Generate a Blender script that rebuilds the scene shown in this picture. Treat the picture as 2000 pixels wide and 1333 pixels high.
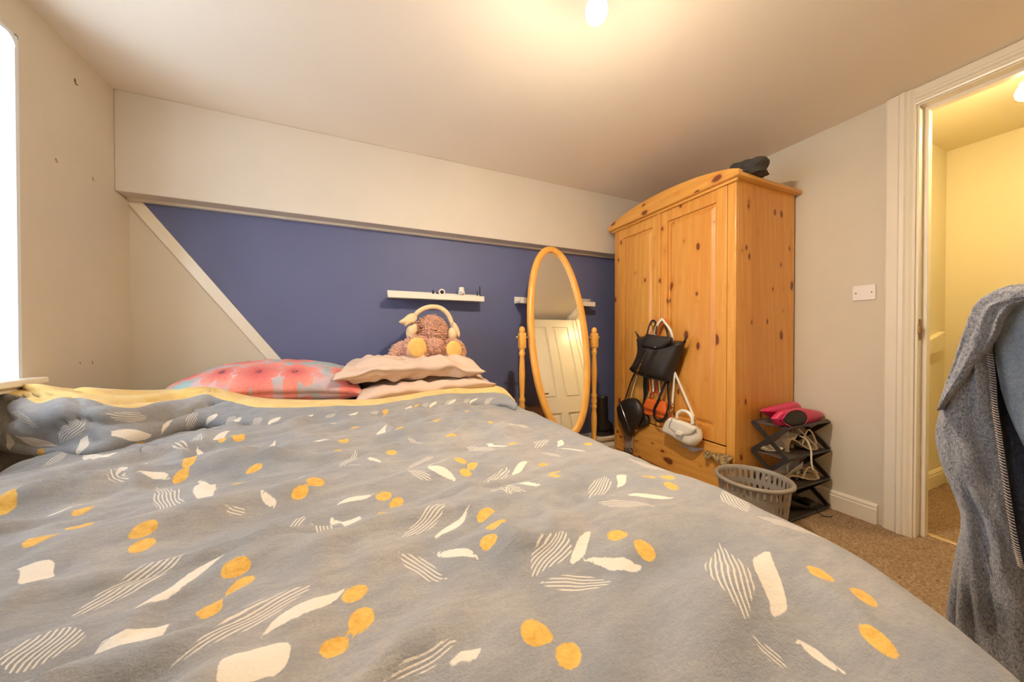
import bpy, math, random
import numpy as np
from mathutils import Vector, Matrix
random.seed(7); np.random.seed(7)
for o in list(bpy.data.objects): bpy.data.objects.remove(o)
S = bpy.context.scene
COL = S.collection
# ------------------------------------------------------------------ camera
F = 644.0; CAMH = 0.95; YAW = math.radians(23.5); PITCH = math.radians(0.49)
cam = bpy.data.cameras.new('camera'); camo = bpy.data.objects.new('camera', cam); COL.objects.link(camo)
cam.sensor_width = 36; cam.lens = 36*F/2000; cam.clip_start = 0.01; cam.clip_end = 60
camo.location = (0, 0, CAMH); camo.rotation_euler = (math.pi/2-PITCH, 0, -YAW)
S.camera = camo
# ------------------------------------------------------------------ world, daylight, exposure
w = bpy.data.worlds.new('world'); S.world = w; w.use_nodes = True
bg = w.node_tree.nodes['Background']; bg.inputs[0].default_value = (0.78, 0.89, 1.0, 1); bg.inputs[1].default_value = 6.3
pl = bpy.data.lights.new('window_portal', 'AREA'); pl.shape = 'RECTANGLE'; pl.size = 1.2; pl.size_y = 1.15; pl.cycles.is_portal = True
po = bpy.data.objects.new('window_portal', pl); COL.objects.link(po); po.location = (-1.44, 1.1, 1.40); po.rotation_euler = (0, -math.pi/2, 0)
S.view_settings.view_transform = 'Standard'; S.view_settings.look = 'None'; S.view_settings.gamma = 1
S.view_settings.use_curve_mapping = False; S.view_settings.exposure = 0.14
BULB_W = 2750.0; LANDING_W = 900.0
# ------------------------------------------------------------------ pixel helpers (2000 x 1333)
FW = Vector((math.sin(YAW)*math.cos(PITCH), math.cos(YAW)*math.cos(PITCH), -math.sin(PITCH)))
RT = Vector((math.cos(YAW), -math.sin(YAW), 0)); UP = RT.cross(FW)
CAM = Vector((0, 0, CAMH))
def ray(px, py): return FW + RT*((px-1000)/F) + UP*((666.5-py)/F)
def onX(px, py, X): d = ray(px, py); return CAM + d*(X/d.x)
def onY(px, py, Y): d = ray(px, py); return CAM + d*(Y/d.y)
def onZ(px, py, Z): d = ray(px, py); return CAM + d*((Z-CAMH)/d.z)
# ------------------------------------------------------------------ materials
def lin(r, g, b):
    f = lambda c: (c/255/12.92) if c/255 <= .04045 else ((c/255+.055)/1.055)**2.4
    return (f(r), f(g), f(b), 1)
class NT:
    def __init__(s, name):
        s.m = bpy.data.materials.new(name); s.m.use_nodes = True; s.t = s.m.node_tree
        s.b = s.t.nodes['Principled BSDF']
    def n(s, typ, **kw):
        nd = s.t.nodes.new(typ)
        for k, v in kw.items():
            if k.startswith('i_'):
                key = k[2:]; key = int(key) if key.isdigit() else key.replace('_', ' ')
                s.set(nd, key, v)
            else: setattr(nd, k, v)
        return nd
    def set(s, nd, key, v):
        if isinstance(v, bpy.types.NodeSocket): s.t.links.new(v, nd.inputs[key])
        else: nd.inputs[key].default_value = v
    def math(s, op, a, b=None, c=None, clamp=False):
        nd = s.t.nodes.new('ShaderNodeMath'); nd.operation = op; nd.use_clamp = clamp
        s.set(nd, 0, a)
        if b is not None: s.set(nd, 1, b)
        if c is not None: s.set(nd, 2, c)
        return nd.outputs[0]
    def mix(s, fac, a, b, mode='MIX'):
        nd = s.t.nodes.new('ShaderNodeMix'); nd.data_type = 'RGBA'; nd.blend_type = mode
        s.set(nd, 0, fac); s.set(nd, 6, a); s.set(nd, 7, b)
        return nd.outputs[2]
    def coord(s, scale=(1, 1, 1), kind='Object', rot=(0, 0, 0)):
        tc = s.n('ShaderNodeTexCoord'); mp = s.n('ShaderNodeMapping')
        s.t.links.new(tc.outputs[kind], mp.inputs[0]); mp.inputs['Scale'].default_value = scale; mp.inputs['Rotation'].default_value = rot
        return mp.outputs[0]
    def noise(s, vec, scale, detail=3, rough=.5, out=0):
        nd = s.n('ShaderNodeTexNoise', i_Scale=scale, i_Detail=detail, i_Roughness=rough); s.t.links.new(vec, nd.inputs[0]); return nd.outputs[out]
    def ramp(s, fac, a, b, lo=0., hi=1.):
        nd = s.n('ShaderNodeMapRange'); nd.clamp = True
        s.set(nd, 0, fac); nd.inputs[1].default_value = a; nd.inputs[2].default_value = b; nd.inputs[3].default_value = lo; nd.inputs[4].default_value = hi
        return nd.outputs[0]
    def attr(s, name):
        return s.n('ShaderNodeAttribute', attribute_name=name)
    def bump(s, h, strength=.2, dist=.01):
        nd = s.n('ShaderNodeBump', i_Strength=strength, i_Distance=dist); s.t.links.new(h, nd.inputs['Height'])
        s.t.links.new(nd.outputs[0], s.b.inputs['Normal'])
    def base(s, v): s.set(s.b, 'Base Color', v)
    def rough(s, v): s.set(s.b, 'Roughness', v)
def simple(name, col, rough=.5, var=.0, vs=20, bump=0, bs=200, metal=0, spec=None, sheen=0, coat=0):
    m = NT(name)
    if var or bump: vec = m.coord()
    if var:
        f = m.noise(vec, vs, 4)
        c2 = tuple(max(0, c*(1-var)) for c in col[:3])+(1,); c1 = tuple(min(1, c*(1+var*.6)) for c in col[:3])+(1,)
        m.base(m.mix(m.ramp(f, .3, .7), c1, c2))
    else: m.base(col)
    m.rough(rough); m.b.inputs['Metallic'].default_value = metal
    if spec is not None: m.b.inputs['Specular IOR Level'].default_value = spec
    if sheen: m.b.inputs['Sheen Weight'].default_value = sheen
    if coat: m.b.inputs['Coat Weight'].default_value = coat; m.b.inputs['Coat Roughness'].default_value = .15
    if bump: m.bump(m.noise(vec, bs, 3), bump, .004)
    return m.m
M = {}
M['wall'] = simple('wall_paint', lin(215, 204, 184), .75, .03, 3, .12, 90)
M['wall_side'] = simple('wall_side_paint', lin(208, 196, 176), .75, .04, 3, .12, 90)
M['ceiling'] = simple('ceiling_paint', lin(242, 231, 216), .85, .02, 2, .08, 60)
M['beam'] = simple('bulkhead_paint', lin(218, 208, 194), .75, .03, 3, .1, 80)
M['blue'] = simple('blue_paint', lin(98, 104, 142), .55, .06, 3, .1, 90)
M['gloss'] = simple('white_gloss', lin(236, 226, 206), .28, .02, 5, .03, 40, coat=.3)
M['landing'] = simple('landing_paint', lin(240, 228, 186), .7, .03, 2, .08, 70)
M['plastic'] = simple('white_plastic', lin(238, 230, 222), .35)
M['reveal'] = simple('reveal_paint', lin(222, 226, 230), .7, .02, 4)
M['shelf'] = simple('shelf_white', lin(235, 228, 214), .45, .02, 12)
M['brass'] = simple('brass', lin(150, 110, 60), .35, metal=1)
M['chrome'] = simple('chrome', lin(210, 205, 195), .18, metal=1)
M['gold'] = simple('gold_metal', lin(214, 180, 110), .25, metal=1)
M['black_plastic'] = simple('black_plastic', lin(52, 46, 44), .45, .15, 40)
M['leather'] = simple('black_leather', lin(46, 40, 36), .36, .15, 30, .25, 260)
M['leather_strap'] = simple('black_strap', lin(34, 29, 27), .45)
M['boot'] = simple('boot_leather', lin(44, 40, 40), .32, .2, 20, .2, 180)
M['rubber'] = simple('boot_rubber', lin(34, 32, 32), .6)
M['orange'] = simple('orange_leather', lin(236, 112, 42), .42, .06, 30, .1, 220)
M['orange_dark'] = simple('orange_dark', lin(176, 66, 28), .5)
M['white_leather'] = simple('white_leather', lin(238, 230, 212), .4, .03, 30, .1, 240)
M['pink'] = simple('pink_leather', lin(206, 44, 98), .33, .06, 15)
M['shoe_black'] = simple('shoe_lining', lin(34, 30, 28), .5, .2, 30)
M['beige'] = simple('beige_leather', lin(222, 200, 164), .4, .05, 20)
M['cream'] = simple('cream_leather', lin(232, 220, 190), .45, .04, 20)
M['clear'] = simple('pale_grey_shoe', lin(196, 186, 178), .3, .05, 20)
M['basket'] = simple('grey_basket', lin(150, 140, 128), .45, .05, 10)
M['shelfboard'] = simple('rack_board', lin(92, 84, 78), .5, .12, 20)
M['cap'] = simple('dark_cloth', lin(66, 62, 60), .8, .2, 40, .3, 300)
M['pinkpillow'] = simple('pink_pillowcase', lin(216, 188, 168), .85, .03, 6, .25, 500, sheen=.2)
M['mattress'] = simple('mattress_cloth', lin(220, 210, 200), .9, .04, 20)
M['divan'] = simple('divan_cloth', lin(110, 104, 100), .9, .1, 40)
M['paperbag'] = simple('brown_paper', lin(176, 140, 116), .7, .1, 20)
M['stoneware'] = simple('white_dish', lin(225, 222, 220), .3)
M['camo_dark'] = simple('grey_fluff', lin(150, 146, 150), .95, .3, 60, .6, 120)
M['card'] = simple('grey_label', lin(170, 150, 136), .7, .06, 30)
M['ink'] = simple('black_ink', lin(28, 24, 24), .6)
M['chip'] = simple('chip_plaster', lin(112, 76, 42), .9, .4, 200)
M['chip_pale'] = simple('chip_filler', lin(176, 146, 110), .9, .3, 200)
M['teal_label'] = simple('teal_label', lin(70, 150, 140), .5)
M['red_label'] = simple('red_label', lin(220, 80, 90), .5)
M['threshold'] = simple('threshold_metal', lin(240, 215, 160), .3, metal=.7)
M['pole'] = simple('stand_metal', lin(60, 60, 62), .4, metal=.6)
M['steel_dark'] = simple('dark_steel', lin(46, 42, 44), .4, metal=.3)
def emis(name, col, st):
    m = NT(name); m.b.inputs['Emission Color'].default_value = col; m.b.inputs['Emission Strength'].default_value = st; m.base((1, 1, 1, 1)); return m.m
M['bulb'] = emis('lit_bulb', (1.0, .82, .60, 1), BULB_W)
M['bulb_neck'] = emis('lit_bulb_neck', (1.0, .82, .60, 1), BULB_W*.022)
M['bulb2'] = emis('lit_landing_bulb', (1.0, .76, .42, 1), LANDING_W)
def mk_glass():
    m = NT('window_glass'); m.b.inputs['Transmission Weight'].default_value = 1; m.rough(0); m.b.inputs['IOR'].default_value = 1.0; m.base((.95, .98, 1, 1)); return m.m
M['glass'] = mk_glass()
def mk_mirror():
    m = NT('mirror_silver'); m.base((.92, .93, .9, 1)); m.b.inputs['Metallic'].default_value = 1; m.rough(.015); return m.m
M['mirror'] = mk_mirror()
def mk_pine(name, axis, c1, c2, c3, knot=True, stave=True):
    # axis: the axis the grain runs along
    m = NT(name)
    g = [9, 9, 9]; g[axis] = .7
    vec = m.coord(tuple(g))
    n1 = m.noise(vec, 6, 5, .6)
    wv = m.n('ShaderNodeTexWave', i_Scale=1.3, i_Distortion=5, i_Detail=3); wv.wave_type = 'BANDS'; wv.bands_direction = 'DIAGONAL'
    m.t.links.new(vec, wv.inputs[0])
    c = m.mix(m.ramp(n1, .3, .72), c1, c2)
    c = m.mix(m.math('MULTIPLY', wv.outputs[1], .22), c, c3)
    if stave:
        tc = m.coord((1, 1, 1)); sp = m.n('ShaderNodeSeparateXYZ'); m.t.links.new(tc, sp.inputs[0])
        ot = {0: (1, 2), 1: (0, 2), 2: (0, 1)}[axis]
        sm = m.math('ADD', sp.outputs[ot[0]], sp.outputs[ot[1]])
        st = m.math('FLOOR', m.math('MULTIPLY', sm, 13.0))
        wn = m.n('ShaderNodeTexWhiteNoise'); wn.noise_dimensions = '1D'; m.t.links.new(st, wn.inputs['W'])
        c = m.mix(m.math('MULTIPLY', wn.outputs[0], .55), c, c3)
    if knot:
        for k, (sc, th, sel) in enumerate(((5.0, .04, .6), (7.0, .045, .6), (10.0, .05, .4))):
            ks = [sc*1.15, sc*1.15, sc*1.15]; ks[axis] = sc*.66
            kv = m.coord(tuple(ks), rot=(0.13*k, .17*k, .1*k))
            wp = m.n('ShaderNodeVectorMath', operation='ADD'); m.t.links.new(kv, wp.inputs[0])
            nn = m.noise(kv, 3, 2, out=1); sc_ = m.n('ShaderNodeVectorMath', operation='SCALE'); m.t.links.new(nn, sc_.inputs[0]); sc_.inputs['Scale'].default_value = .12
            m.t.links.new(sc_.outputs[0], wp.inputs[1])
            vo = m.n('ShaderNodeTexVoronoi', i_Scale=1.0, i_Randomness=1.0); vo.voronoi_dimensions = '3D'
            m.t.links.new(wp.outputs[0], vo.inputs[0])
            d = vo.outputs['Distance']
            sepc = m.n('ShaderNodeSeparateColor'); m.t.links.new(vo.outputs['Color'], sepc.inputs[0])
            on = m.math('LESS_THAN', sepc.outputs[0], sel+.38)
            rad = m.math('MULTIPLY_ADD', sepc.outputs[1], .10, th)
            core = m.math('MULTIPLY', m.ramp(m.math('SUBTRACT', d, rad), .012, -.02), on)
            halo = m.math('MULTIPLY', m.ramp(m.math('SUBTRACT', d, rad), .12, -.02), on)
            c = m.mix(m.math('MULTIPLY', halo, .35), c, lin(186, 104, 36))
            c = m.mix(m.math('MULTIPLY', core, .95), c, lin(112, 52, 24))
    m.base(c); m.rough(.42); m.b.inputs['Coat Weight'].default_value = .12; m.b.inputs['Coat Roughness'].default_value = .2
    m.bump(n1, .05, .003)
    return m.m
PA, PB, PC = lin(234, 176, 92), lin(222, 156, 66), lin(202, 128, 46)
M['pine_v'] = mk_pine('pine_upright', 2, PA, PB, PC)
M['pine_h'] = mk_pine('pine_across', 1, PA, PB, PC, True, False)
M['pine_x'] = mk_pine('pine_deep', 0, PA, PB, PC, False, False)
M['mwood'] = mk_pine('mirror_wood', 2, lin(236, 178, 88), lin(226, 162, 68), lin(208, 138, 50), False, False)
def mk_carpet():
    m = NT('carpet'); v = m.coord()
    n1 = m.noise(v, 130, 4, .8); n2 = m.noise(v, 60, 2); n3 = m.noise(v, 3, 2)
    c = m.mix(m.ramp(n1, .38, .64), lin(132, 102, 74), lin(228, 200, 164))
    c = m.mix(m.math('MULTIPLY', m.ramp(n2, .35, .7), .5), c, lin(196, 162, 124))
    c = m.mix(m.math('MULTIPLY', m.ramp(n3, .35, .7), .15), c, lin(150, 116, 80))
    m.base(c); m.rough(1); m.b.inputs['Specular IOR Level'].default_value = .1
    m.bump(m.noise(v, 200, 3, .7), .9, .012); return m.m
M['carpet'] = mk_carpet()
def mk_duvet():
    m = NT('duvet_print'); v = m.coord()
    big = m.noise(v, 6, 3); fine = m.noise(v, 300, 4, .75)
    g = m.mix(m.ramp(big, .35, .68), lin(150, 150, 152), lin(172, 165, 158))
    g = m.mix(m.math('MULTIPLY', m.ramp(m.noise(m.coord((8, 26, 20)), 2.2, 4, .7), .4, .7), .45), g, lin(120, 124, 134))
    g = m.mix(m.math('MULTIPLY', m.ramp(fine, .35, .7), .38), g, lin(112, 114, 120))
    jit = m.math('MULTIPLY_ADD', m.noise(v, 160, 3), .004, -.002)
    white = lin(226, 215, 200)
    def mask(name): return m.ramp(m.math('ADD', m.attr(name).outputs['Fac'], jit), .0008, -.0008)
    leaf = mask('leaf'); dot = mask('dot'); hat = mask('hatch')
    hv = m.attr('stripe').outputs['Fac']
    st = m.math('SINE', m.math('MULTIPLY_ADD', hv, 6.2832, m.math('MULTIPLY', m.noise(v, 70, 2), .8)))
    hm = m.math('MULTIPLY', hat, m.ramp(st, .15, .5))
    c = m.mix(m.math('MULTIPLY', hm, .85), g, white)
    c = m.mix(leaf, c, white)
    yn = m.noise(v, 90, 4, .7)
    yel = m.mix(m.ramp(yn, .42, .72), lin(228, 182, 88), lin(204, 148, 58))
    c = m.mix(dot, c, yel)
    ly = m.mix(m.ramp(m.noise(v, 14, 3), .35, .7), lin(238, 208, 140), lin(228, 188, 108))
    c = m.mix(m.ramp(m.math('ADD', m.attr('lining').outputs['Fac'], m.math('MULTIPLY', jit, 10)), .46, .54), c, ly)
    m.base(c); m.rough(.95); m.b.inputs['Sheen Weight'].default_value = .25; m.b.inputs['Specular IOR Level'].default_value = .15
    m.bump(m.math('ADD', fine, m.math('MULTIPLY', m.noise(m.coord((1, 2.2, 1)), 55, 4, .65), 1.6)), .55, .004); return m.m
M['duvet'] = mk_duvet()
def mk_floral():
    m = NT('floral_print'); v = m.coord()
    n = m.noise(v, 9, 3); st = m.noise(m.coord((1, 1, 1)), 60, 4, .7)
    c = m.mix(m.ramp(n, .42, .55), lin(150, 178, 182), lin(206, 172, 176))
    c = m.mix(m.math('MULTIPLY', m.ramp(m.noise(v, 16, 2), .6, .64), .7), c, lin(226, 138, 130))
    fl = m.attr('leaf').outputs['Fac']; r = m.attr('stripe').outputs['Fac']
    pet = m.mix(m.ramp(r, .1, .9), lin(206, 88, 86), lin(238, 152, 138))
    pet = m.mix(m.math('MULTIPLY', m.ramp(st, .5, .7), .4), pet, lin(196, 70, 80))
    c = m.mix(m.ramp(fl, .002, -.002), c, pet)
    core = m.attr('dot').outputs['Fac']
    c = m.mix(m.math('MULTIPLY', m.ramp(core, .003, -.003), m.ramp(st, .38, .5)), c, lin(126, 66, 72))
    m.base(c); m.rough(.85); m.b.inputs['Sheen Weight'].default_value = .2; m.bump(m.noise(v, 300, 2), .15, .002); return m.m
M['floral'] = mk_floral()
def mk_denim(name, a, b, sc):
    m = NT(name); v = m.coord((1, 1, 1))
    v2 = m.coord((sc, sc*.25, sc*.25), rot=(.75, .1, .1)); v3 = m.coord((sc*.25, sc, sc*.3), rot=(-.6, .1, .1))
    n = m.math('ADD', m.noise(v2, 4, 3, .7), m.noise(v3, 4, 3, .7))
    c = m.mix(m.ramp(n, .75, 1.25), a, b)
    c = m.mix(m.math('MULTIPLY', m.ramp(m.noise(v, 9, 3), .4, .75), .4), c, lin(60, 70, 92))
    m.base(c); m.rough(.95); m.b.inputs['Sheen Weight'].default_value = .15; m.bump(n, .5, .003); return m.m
M['denim'] = mk_denim('denim_face', lin(82, 88, 106), lin(182, 178, 176), 170)
M['denim_in'] = mk_denim('denim_inside', lin(134, 148, 164), lin(170, 178, 186), 160)
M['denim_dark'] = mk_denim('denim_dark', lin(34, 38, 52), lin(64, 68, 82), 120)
M['stitch'] = simple('seam_stitch', lin(196, 176, 160), .9)
M['fur'] = simple('pink_fur', lin(244, 196, 172), 1, .18, 40)
M['fur_base'] = simple('pink_plush', lin(236, 182, 156), 1, .2, 60, .6, 220)
M['sole'] = simple('yellow_plush', lin(240, 200, 118), 1, .1, 30, .6, 260)
M['muff'] = simple('cream_plush', lin(240, 212, 168), 1, .08, 40, .5, 260)
def mk_camo():
    m = NT('camo_cloth'); v = m.coord()
    n = m.noise(v, 60, 2)
    c = m.mix(m.ramp(n, .45, .5), lin(120, 100, 64), lin(168, 142, 96)); c = m.mix(m.ramp(m.noise(v, 90, 2), .58, .62), c, lin(62, 50, 34))
    m.base(c); m.rough(.9); return m.m
M['camo'] = mk_camo()
# ------------------------------------------------------------------ geometry helpers
ORG = {}
def obj(name, vf, mat, parent=None, smooth=False, origin=None):
    v, f = vf[0], vf[1]
    v = np.asarray([tuple(p) for p in v], dtype=float).reshape(-1, 3)
    if parent is not None: org = ORG[parent.name]
    elif origin is not None: org = Vector(origin)
    else: org = Vector(((v[:, 0].min()+v[:, 0].max())/2, (v[:, 1].min()+v[:, 1].max())/2, v[:, 2].min()))
    me = bpy.data.meshes.new(name); me.from_pydata((v-np.array(org)).tolist(), [], [tuple(int(i) for i in q) for q in f])
    me.materials.append(mat); me.validate(); me.update()
    if smooth: me.polygons.foreach_set('use_smooth', [True]*len(me.polygons))
    o = bpy.data.objects.new(name, me); COL.objects.link(o); ORG[o.name] = org
    if parent is not None: o.parent = parent
    else: o.location = org
    if smooth == 'auto':
        me.polygons.foreach_set('use_smooth', [True]*len(me.polygons))
        try: me.set_sharp_from_angle(angle=math.radians(38))
        except Exception: pass
    return o
def thing(name, loc, label, cat, group=None):
    o = bpy.data.objects.new(name, None); COL.objects.link(o); o.location = loc; o.empty_display_size = .05
    ORG[o.name] = Vector(loc); return tag(o, label, cat, group)
def tag(o, label, cat, group=None):
    o['label'] = label; o['category'] = cat
    if group: o['group'] = group
    return o
def struct(o, label=None):
    o['kind'] = 'structure'
    if label: o['label'] = label
    return o
def join(*vfs):
    V, Fc = [], []
    for v, f in vfs:
        k = len(V); V += [tuple(p) for p in v]; Fc += [tuple(i+k for i in q) for q in f]
    return V, Fc
def box(x0, x1, y0, y1, z0, z1, b=0.0):
    if b <= 0:
        v = [(x, y, z) for x in (x0, x1) for y in (y0, y1) for z in (z0, z1)]
        return v, [(0, 1, 3, 2), (4, 6, 7, 5), (0, 4, 5, 1), (2, 3, 7, 6), (0, 2, 6, 4), (1, 5, 7, 3)]
    import bmesh
    bm = bmesh.new(); bmesh.ops.create_cube(bm, size=1)
    for q in bm.verts: q.co = Vector(((x0+x1)/2+q.co.x*(x1-x0), (y0+y1)/2+q.co.y*(y1-y0), (z0+z1)/2+q.co.z*(z1-z0)))
    bmesh.ops.bevel(bm, geom=bm.edges[:], offset=b, segments=2, affect='EDGES', profile=.5)
    v = [tuple(q.co) for q in bm.verts]; bm.verts.index_update(); f = [tuple(q.index for q in p.verts) for p in bm.faces]; bm.free()
    return v, f
def xform(vf, mat):
    return [tuple(mat @ Vector(p)) for p in vf[0]], vf[1]
def prism(pts, vec):
    # polygon pts (3D) swept by vec
    n = len(pts); vec = Vector(vec)
    v = [tuple(p) for p in pts]+[tuple(Vector(p)+vec) for p in pts]
    f = [tuple(range(n))[::-1], tuple(range(n, 2*n))]+[(i, (i+1) % n, n+(i+1) % n, n+i) for i in range(n)]
    return v, f
def spline(pts, n):
    pts = [Vector(p) for p in pts]
    if len(pts) == 2: return [pts[0].lerp(pts[1], i/n) for i in range(n+1)]
    P = [2*pts[0]-pts[1]]+pts+[2*pts[-1]-pts[-2]]; out = []
    segs = len(pts)-1
    for i in range(n+1):
        t = i/n*segs; k = min(int(t), segs-1); t -= k
        a, b, c, d = P[k:k+4]
        out.append(.5*((2*b)+(-a+c)*t+(2*a-5*b+4*c-d)*t*t+(-a+3*b-3*c+d)*t**3))
    return out
def tube(pts, r, seg=8, closed=False, flat=None, nrm=None):
    # r: number or list; flat=(half-width, half-thickness) with nrm the thickness direction gives a ribbon
    pts = [Vector(p) for p in pts]; n = len(pts); V, Fc = [], []
    prev = None
    for i, p in enumerate(pts):
        if closed: t = pts[(i+1) % n]-pts[i-1]
        else: t = pts[min(i+1, n-1)]-pts[max(i-1, 0)]
        t = t.normalized() if t.length > 1e-9 else Vector((0, 0, 1))
        if nrm is not None: a = Vector(nrm)
        else: a = prev if prev is not None else (Vector((0, 0, 1)) if abs(t.z) < .9 else Vector((1, 0, 0)))
        a = (a-t*a.dot(t)); a = a.normalized() if a.length > 1e-6 else t.orthogonal().normalized()
        prev = a; b = t.cross(a)
        rr = r[i] if isinstance(r, (list, tuple)) else r
        for k in range(seg):
            th = 2*math.pi*(k+.5)/seg
            if flat: V.append(p+b*math.cos(th)*flat[0]*1.2+a*math.sin(th)*flat[1]*1.2)
            else: V.append(p+b*math.cos(th)*rr+a*math.sin(th)*rr)
    m = n if closed else n-1
    for i in range(m):
        for k in range(seg):
            a0 = i*seg+k; a1 = i*seg+(k+1) % seg; b0 = ((i+1) % n)*seg+k; b1 = ((i+1) % n)*seg+(k+1) % seg
            Fc.append((a0, b0, b1, a1))
    if not closed: Fc += [tuple(range(seg)), tuple(range((n-1)*seg, n*seg))[::-1]]
    return V, Fc
def lathe(prof, c, seg=24, axis=None):
    # prof: (radius, height) pairs from bottom to top
    V, Fc = [], []
    for r, z in prof:
        for k in range(seg):
            th = 2*math.pi*k/seg; V.append((r*math.cos(th), r*math.sin(th), z))
    for i in range(len(prof)-1):
        for k in range(seg):
            Fc.append((i*seg+k, i*seg+(k+1) % seg, (i+1)*seg+(k+1) % seg, (i+1)*seg+k))
    Fc += [tuple(range(seg))[::-1], tuple(range((len(prof)-1)*seg, len(prof)*seg))]
    mt = Matrix.Translation(c)
    if axis is not None: mt = mt @ Vector((0, 0, 1)).rotation_difference(Vector(axis)).to_matrix().to_4x4()
    return [tuple(mt @ Vector(p)) for p in V], Fc
def puff(outline, nrm, front, back=0.0, rings=7, power=2.5, bend=None, n=64):
    # a closed outline in a plane, swollen along nrm by front and against it by back
    P = spline(list(outline)+[outline[0]], n)[:-1]; nrm = Vector(nrm).normalized()
    c = sum(P, Vector())/len(P); V, Fc = [], []; m = len(P)
    for side in (1, -1):
        d = front if side > 0 else back
        for k in range(rings if side > 0 else rings):
            s = 1-(k/rings)
            if side < 0 and k == 0: continue
            h = d*(1-s**power)**(1/power)
            V += [c+(p-c)*s+nrm*side*h for p in P]
        V.append(c+nrm*side*d)
    nf = rings*m
    for k in range(rings-1):
        for i in range(m): Fc.append((k*m+i, k*m+(i+1) % m, (k+1)*m+(i+1) % m, (k+1)*m+i))
    for i in range(m): Fc.append(((rings-1)*m+i, (rings-1)*m+(i+1) % m, nf))
    b0 = nf+1
    rows = [list(range(m))]+[list(range(b0+k*m, b0+(k+1)*m)) for k in range(rings-1)]; ce = b0+(rings-1)*m
    for a, b in zip(rows[:-1], rows[1:]):
        for i in range(m): Fc.append((a[(i+1) % m], a[i], b[i], b[(i+1) % m]))
    for i in range(m): Fc.append((rows[-1][(i+1) % m], rows[-1][i], ce))
    return V, Fc
def ellipsoid(c, r, seg=28, rings=18, rot=None, fn=None):
    V, Fc = [], []
    R = rot if rot is not None else Matrix.Identity(3)
    for i in range(rings+1):
        ph = math.pi*i/rings
        for k in range(seg):
            th = 2*math.pi*k/seg
            d = Vector((math.sin(ph)*math.cos(th), math.sin(ph)*math.sin(th), math.cos(ph)))
            s = fn(d) if fn else 1
            V.append(Vector(c)+R @ Vector((d.x*r[0]*s, d.y*r[1]*s, d.z*r[2]*s)))
    for i in range(rings):
        for k in range(seg): Fc.append((i*seg+k, i*seg+(k+1) % seg, (i+1)*seg+(k+1) % seg, (i+1)*seg+k))
    return V, Fc
def gridfaces(nu, nv):
    return [(i*nv+j, i*nv+j+1, (i+1)*nv+j+1, (i+1)*nv+j) for i in range(nu-1) for j in range(nv-1)]
def vnoise(x, y, seed=0):
    x = np.asarray(x, float); y = np.asarray(y, float)
    xi = np.floor(x).astype(np.int64); yi = np.floor(y).astype(np.int64); xf = x-xi; yf = y-yi
    def h(a, b):
        k = (a*374761393+b*668265263+seed*974634541) & 0xffffffff
        k = ((k ^ (k >> 13))*1274126177) & 0xffffffff
        return ((k ^ (k >> 16)) & 0xffff)/65535.0
    u = xf*xf*xf*(xf*(xf*6-15)+10); v = yf*yf*yf*(yf*(yf*6-15)+10)
    return (h(xi, yi)*(1-u)+h(xi+1, yi)*u)*(1-v)+(h(xi, yi+1)*(1-u)+h(xi+1, yi+1)*u)*v-.5
def fset(o, name, arr):
    a = o.data.attributes.new(name, 'FLOAT', 'POINT'); a.data.foreach_set('value', np.asarray(arr, dtype=np.float32).ravel())
# ------------------------------------------------------------------ the room
CEIL = 2.13; XL = -1.10; XR = 2.379; YB = 2.29; YF = -.66; YBEAM = 2.185; ZBEAM = 1.65
struct(obj('floor', box(XL-.1, 3.7, YF-.1, YB+.1, -.08, 0), M['carpet']), 'brown flecked carpet floor')
struct(obj('ceiling', box(XL-.1, XR+.1, YF-.1, YB+.1, CEIL, CEIL+.08), M['ceiling']), 'plain white ceiling')
# left wall with the window opening
WY0, WY1, WZ0, WZ1 = .5, 1.72, .80, 1.985
def opening_wall(x0, x1):
    parts = [box(x0, x1, YF-.1, WY0, 0, CEIL), box(x0, x1, WY1, YB+.1, 0, CEIL), box(x0, x1, WY0, WY1, 0, WZ0), box(x0, x1, WY0, WY1, WZ1, CEIL)]
    return join(*parts)
wl = struct(obj('wall_left', opening_wall(XL-.34, XL), M['wall_side']), 'warm beige plastered wall with the window opening')
# reveal lining (white), with small rounded corner at the top
rv = [box(XL-.33, XL+.001, WY1-.012, WY1+.001, WZ0, WZ1), box(XL-.33, XL+.001, WY0-.001, WY0+.012, WZ0, WZ1), box(XL-.33, XL+.001, WY0, WY1, WZ1-.012, WZ1+.001)]
cor = [(XL-.33, WY1-.004, WZ1-.004)]+[(XL-.33, WY1-.012-.035*(1-math.sin(a)), WZ1-.012-.035*(1-math.cos(a))) for a in [math.pi/2*k/6 for k in range(7)]][::-1]
rv.append(prism(cor, (.3325, 0, 0)))
obj('window_reveal', join(*rv), M['reveal'], wl)
for (px, py), (sz, mt) in zip(((146, 158), (109, 312), (181, 350), (156, 709), (180, 708)), ((.014, 'chip'), (.010, 'chip_pale'), (.010, 'chip_pale'), (.006, 'chip_pale'), (.008, 'chip_pale'))):
    p = onX(px, py, XL); out = []
    for k in range(9):
        a = 2*math.pi*k/9; r = sz*(.35+.5*random.random())
        out.append((XL-.001, p.y+r*.45*math.cos(a)-.2*r*math.sin(a), p.z+r*1.1*math.sin(a)))
    obj('paint_chip', prism(out, (.003, 0, 0)), M[mt], wl)
    obj('paint_chip', prism([(XL-.001, p.y+.002, p.z-sz*.9), (XL-.001, p.y+sz*.9, p.z-sz*.75), (XL-.001, p.y+sz*.8, p.z-sz*.5), (XL-.001, p.y, p.z-sz*.6)], (.003, 0, 0)), M[mt], wl)
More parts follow.
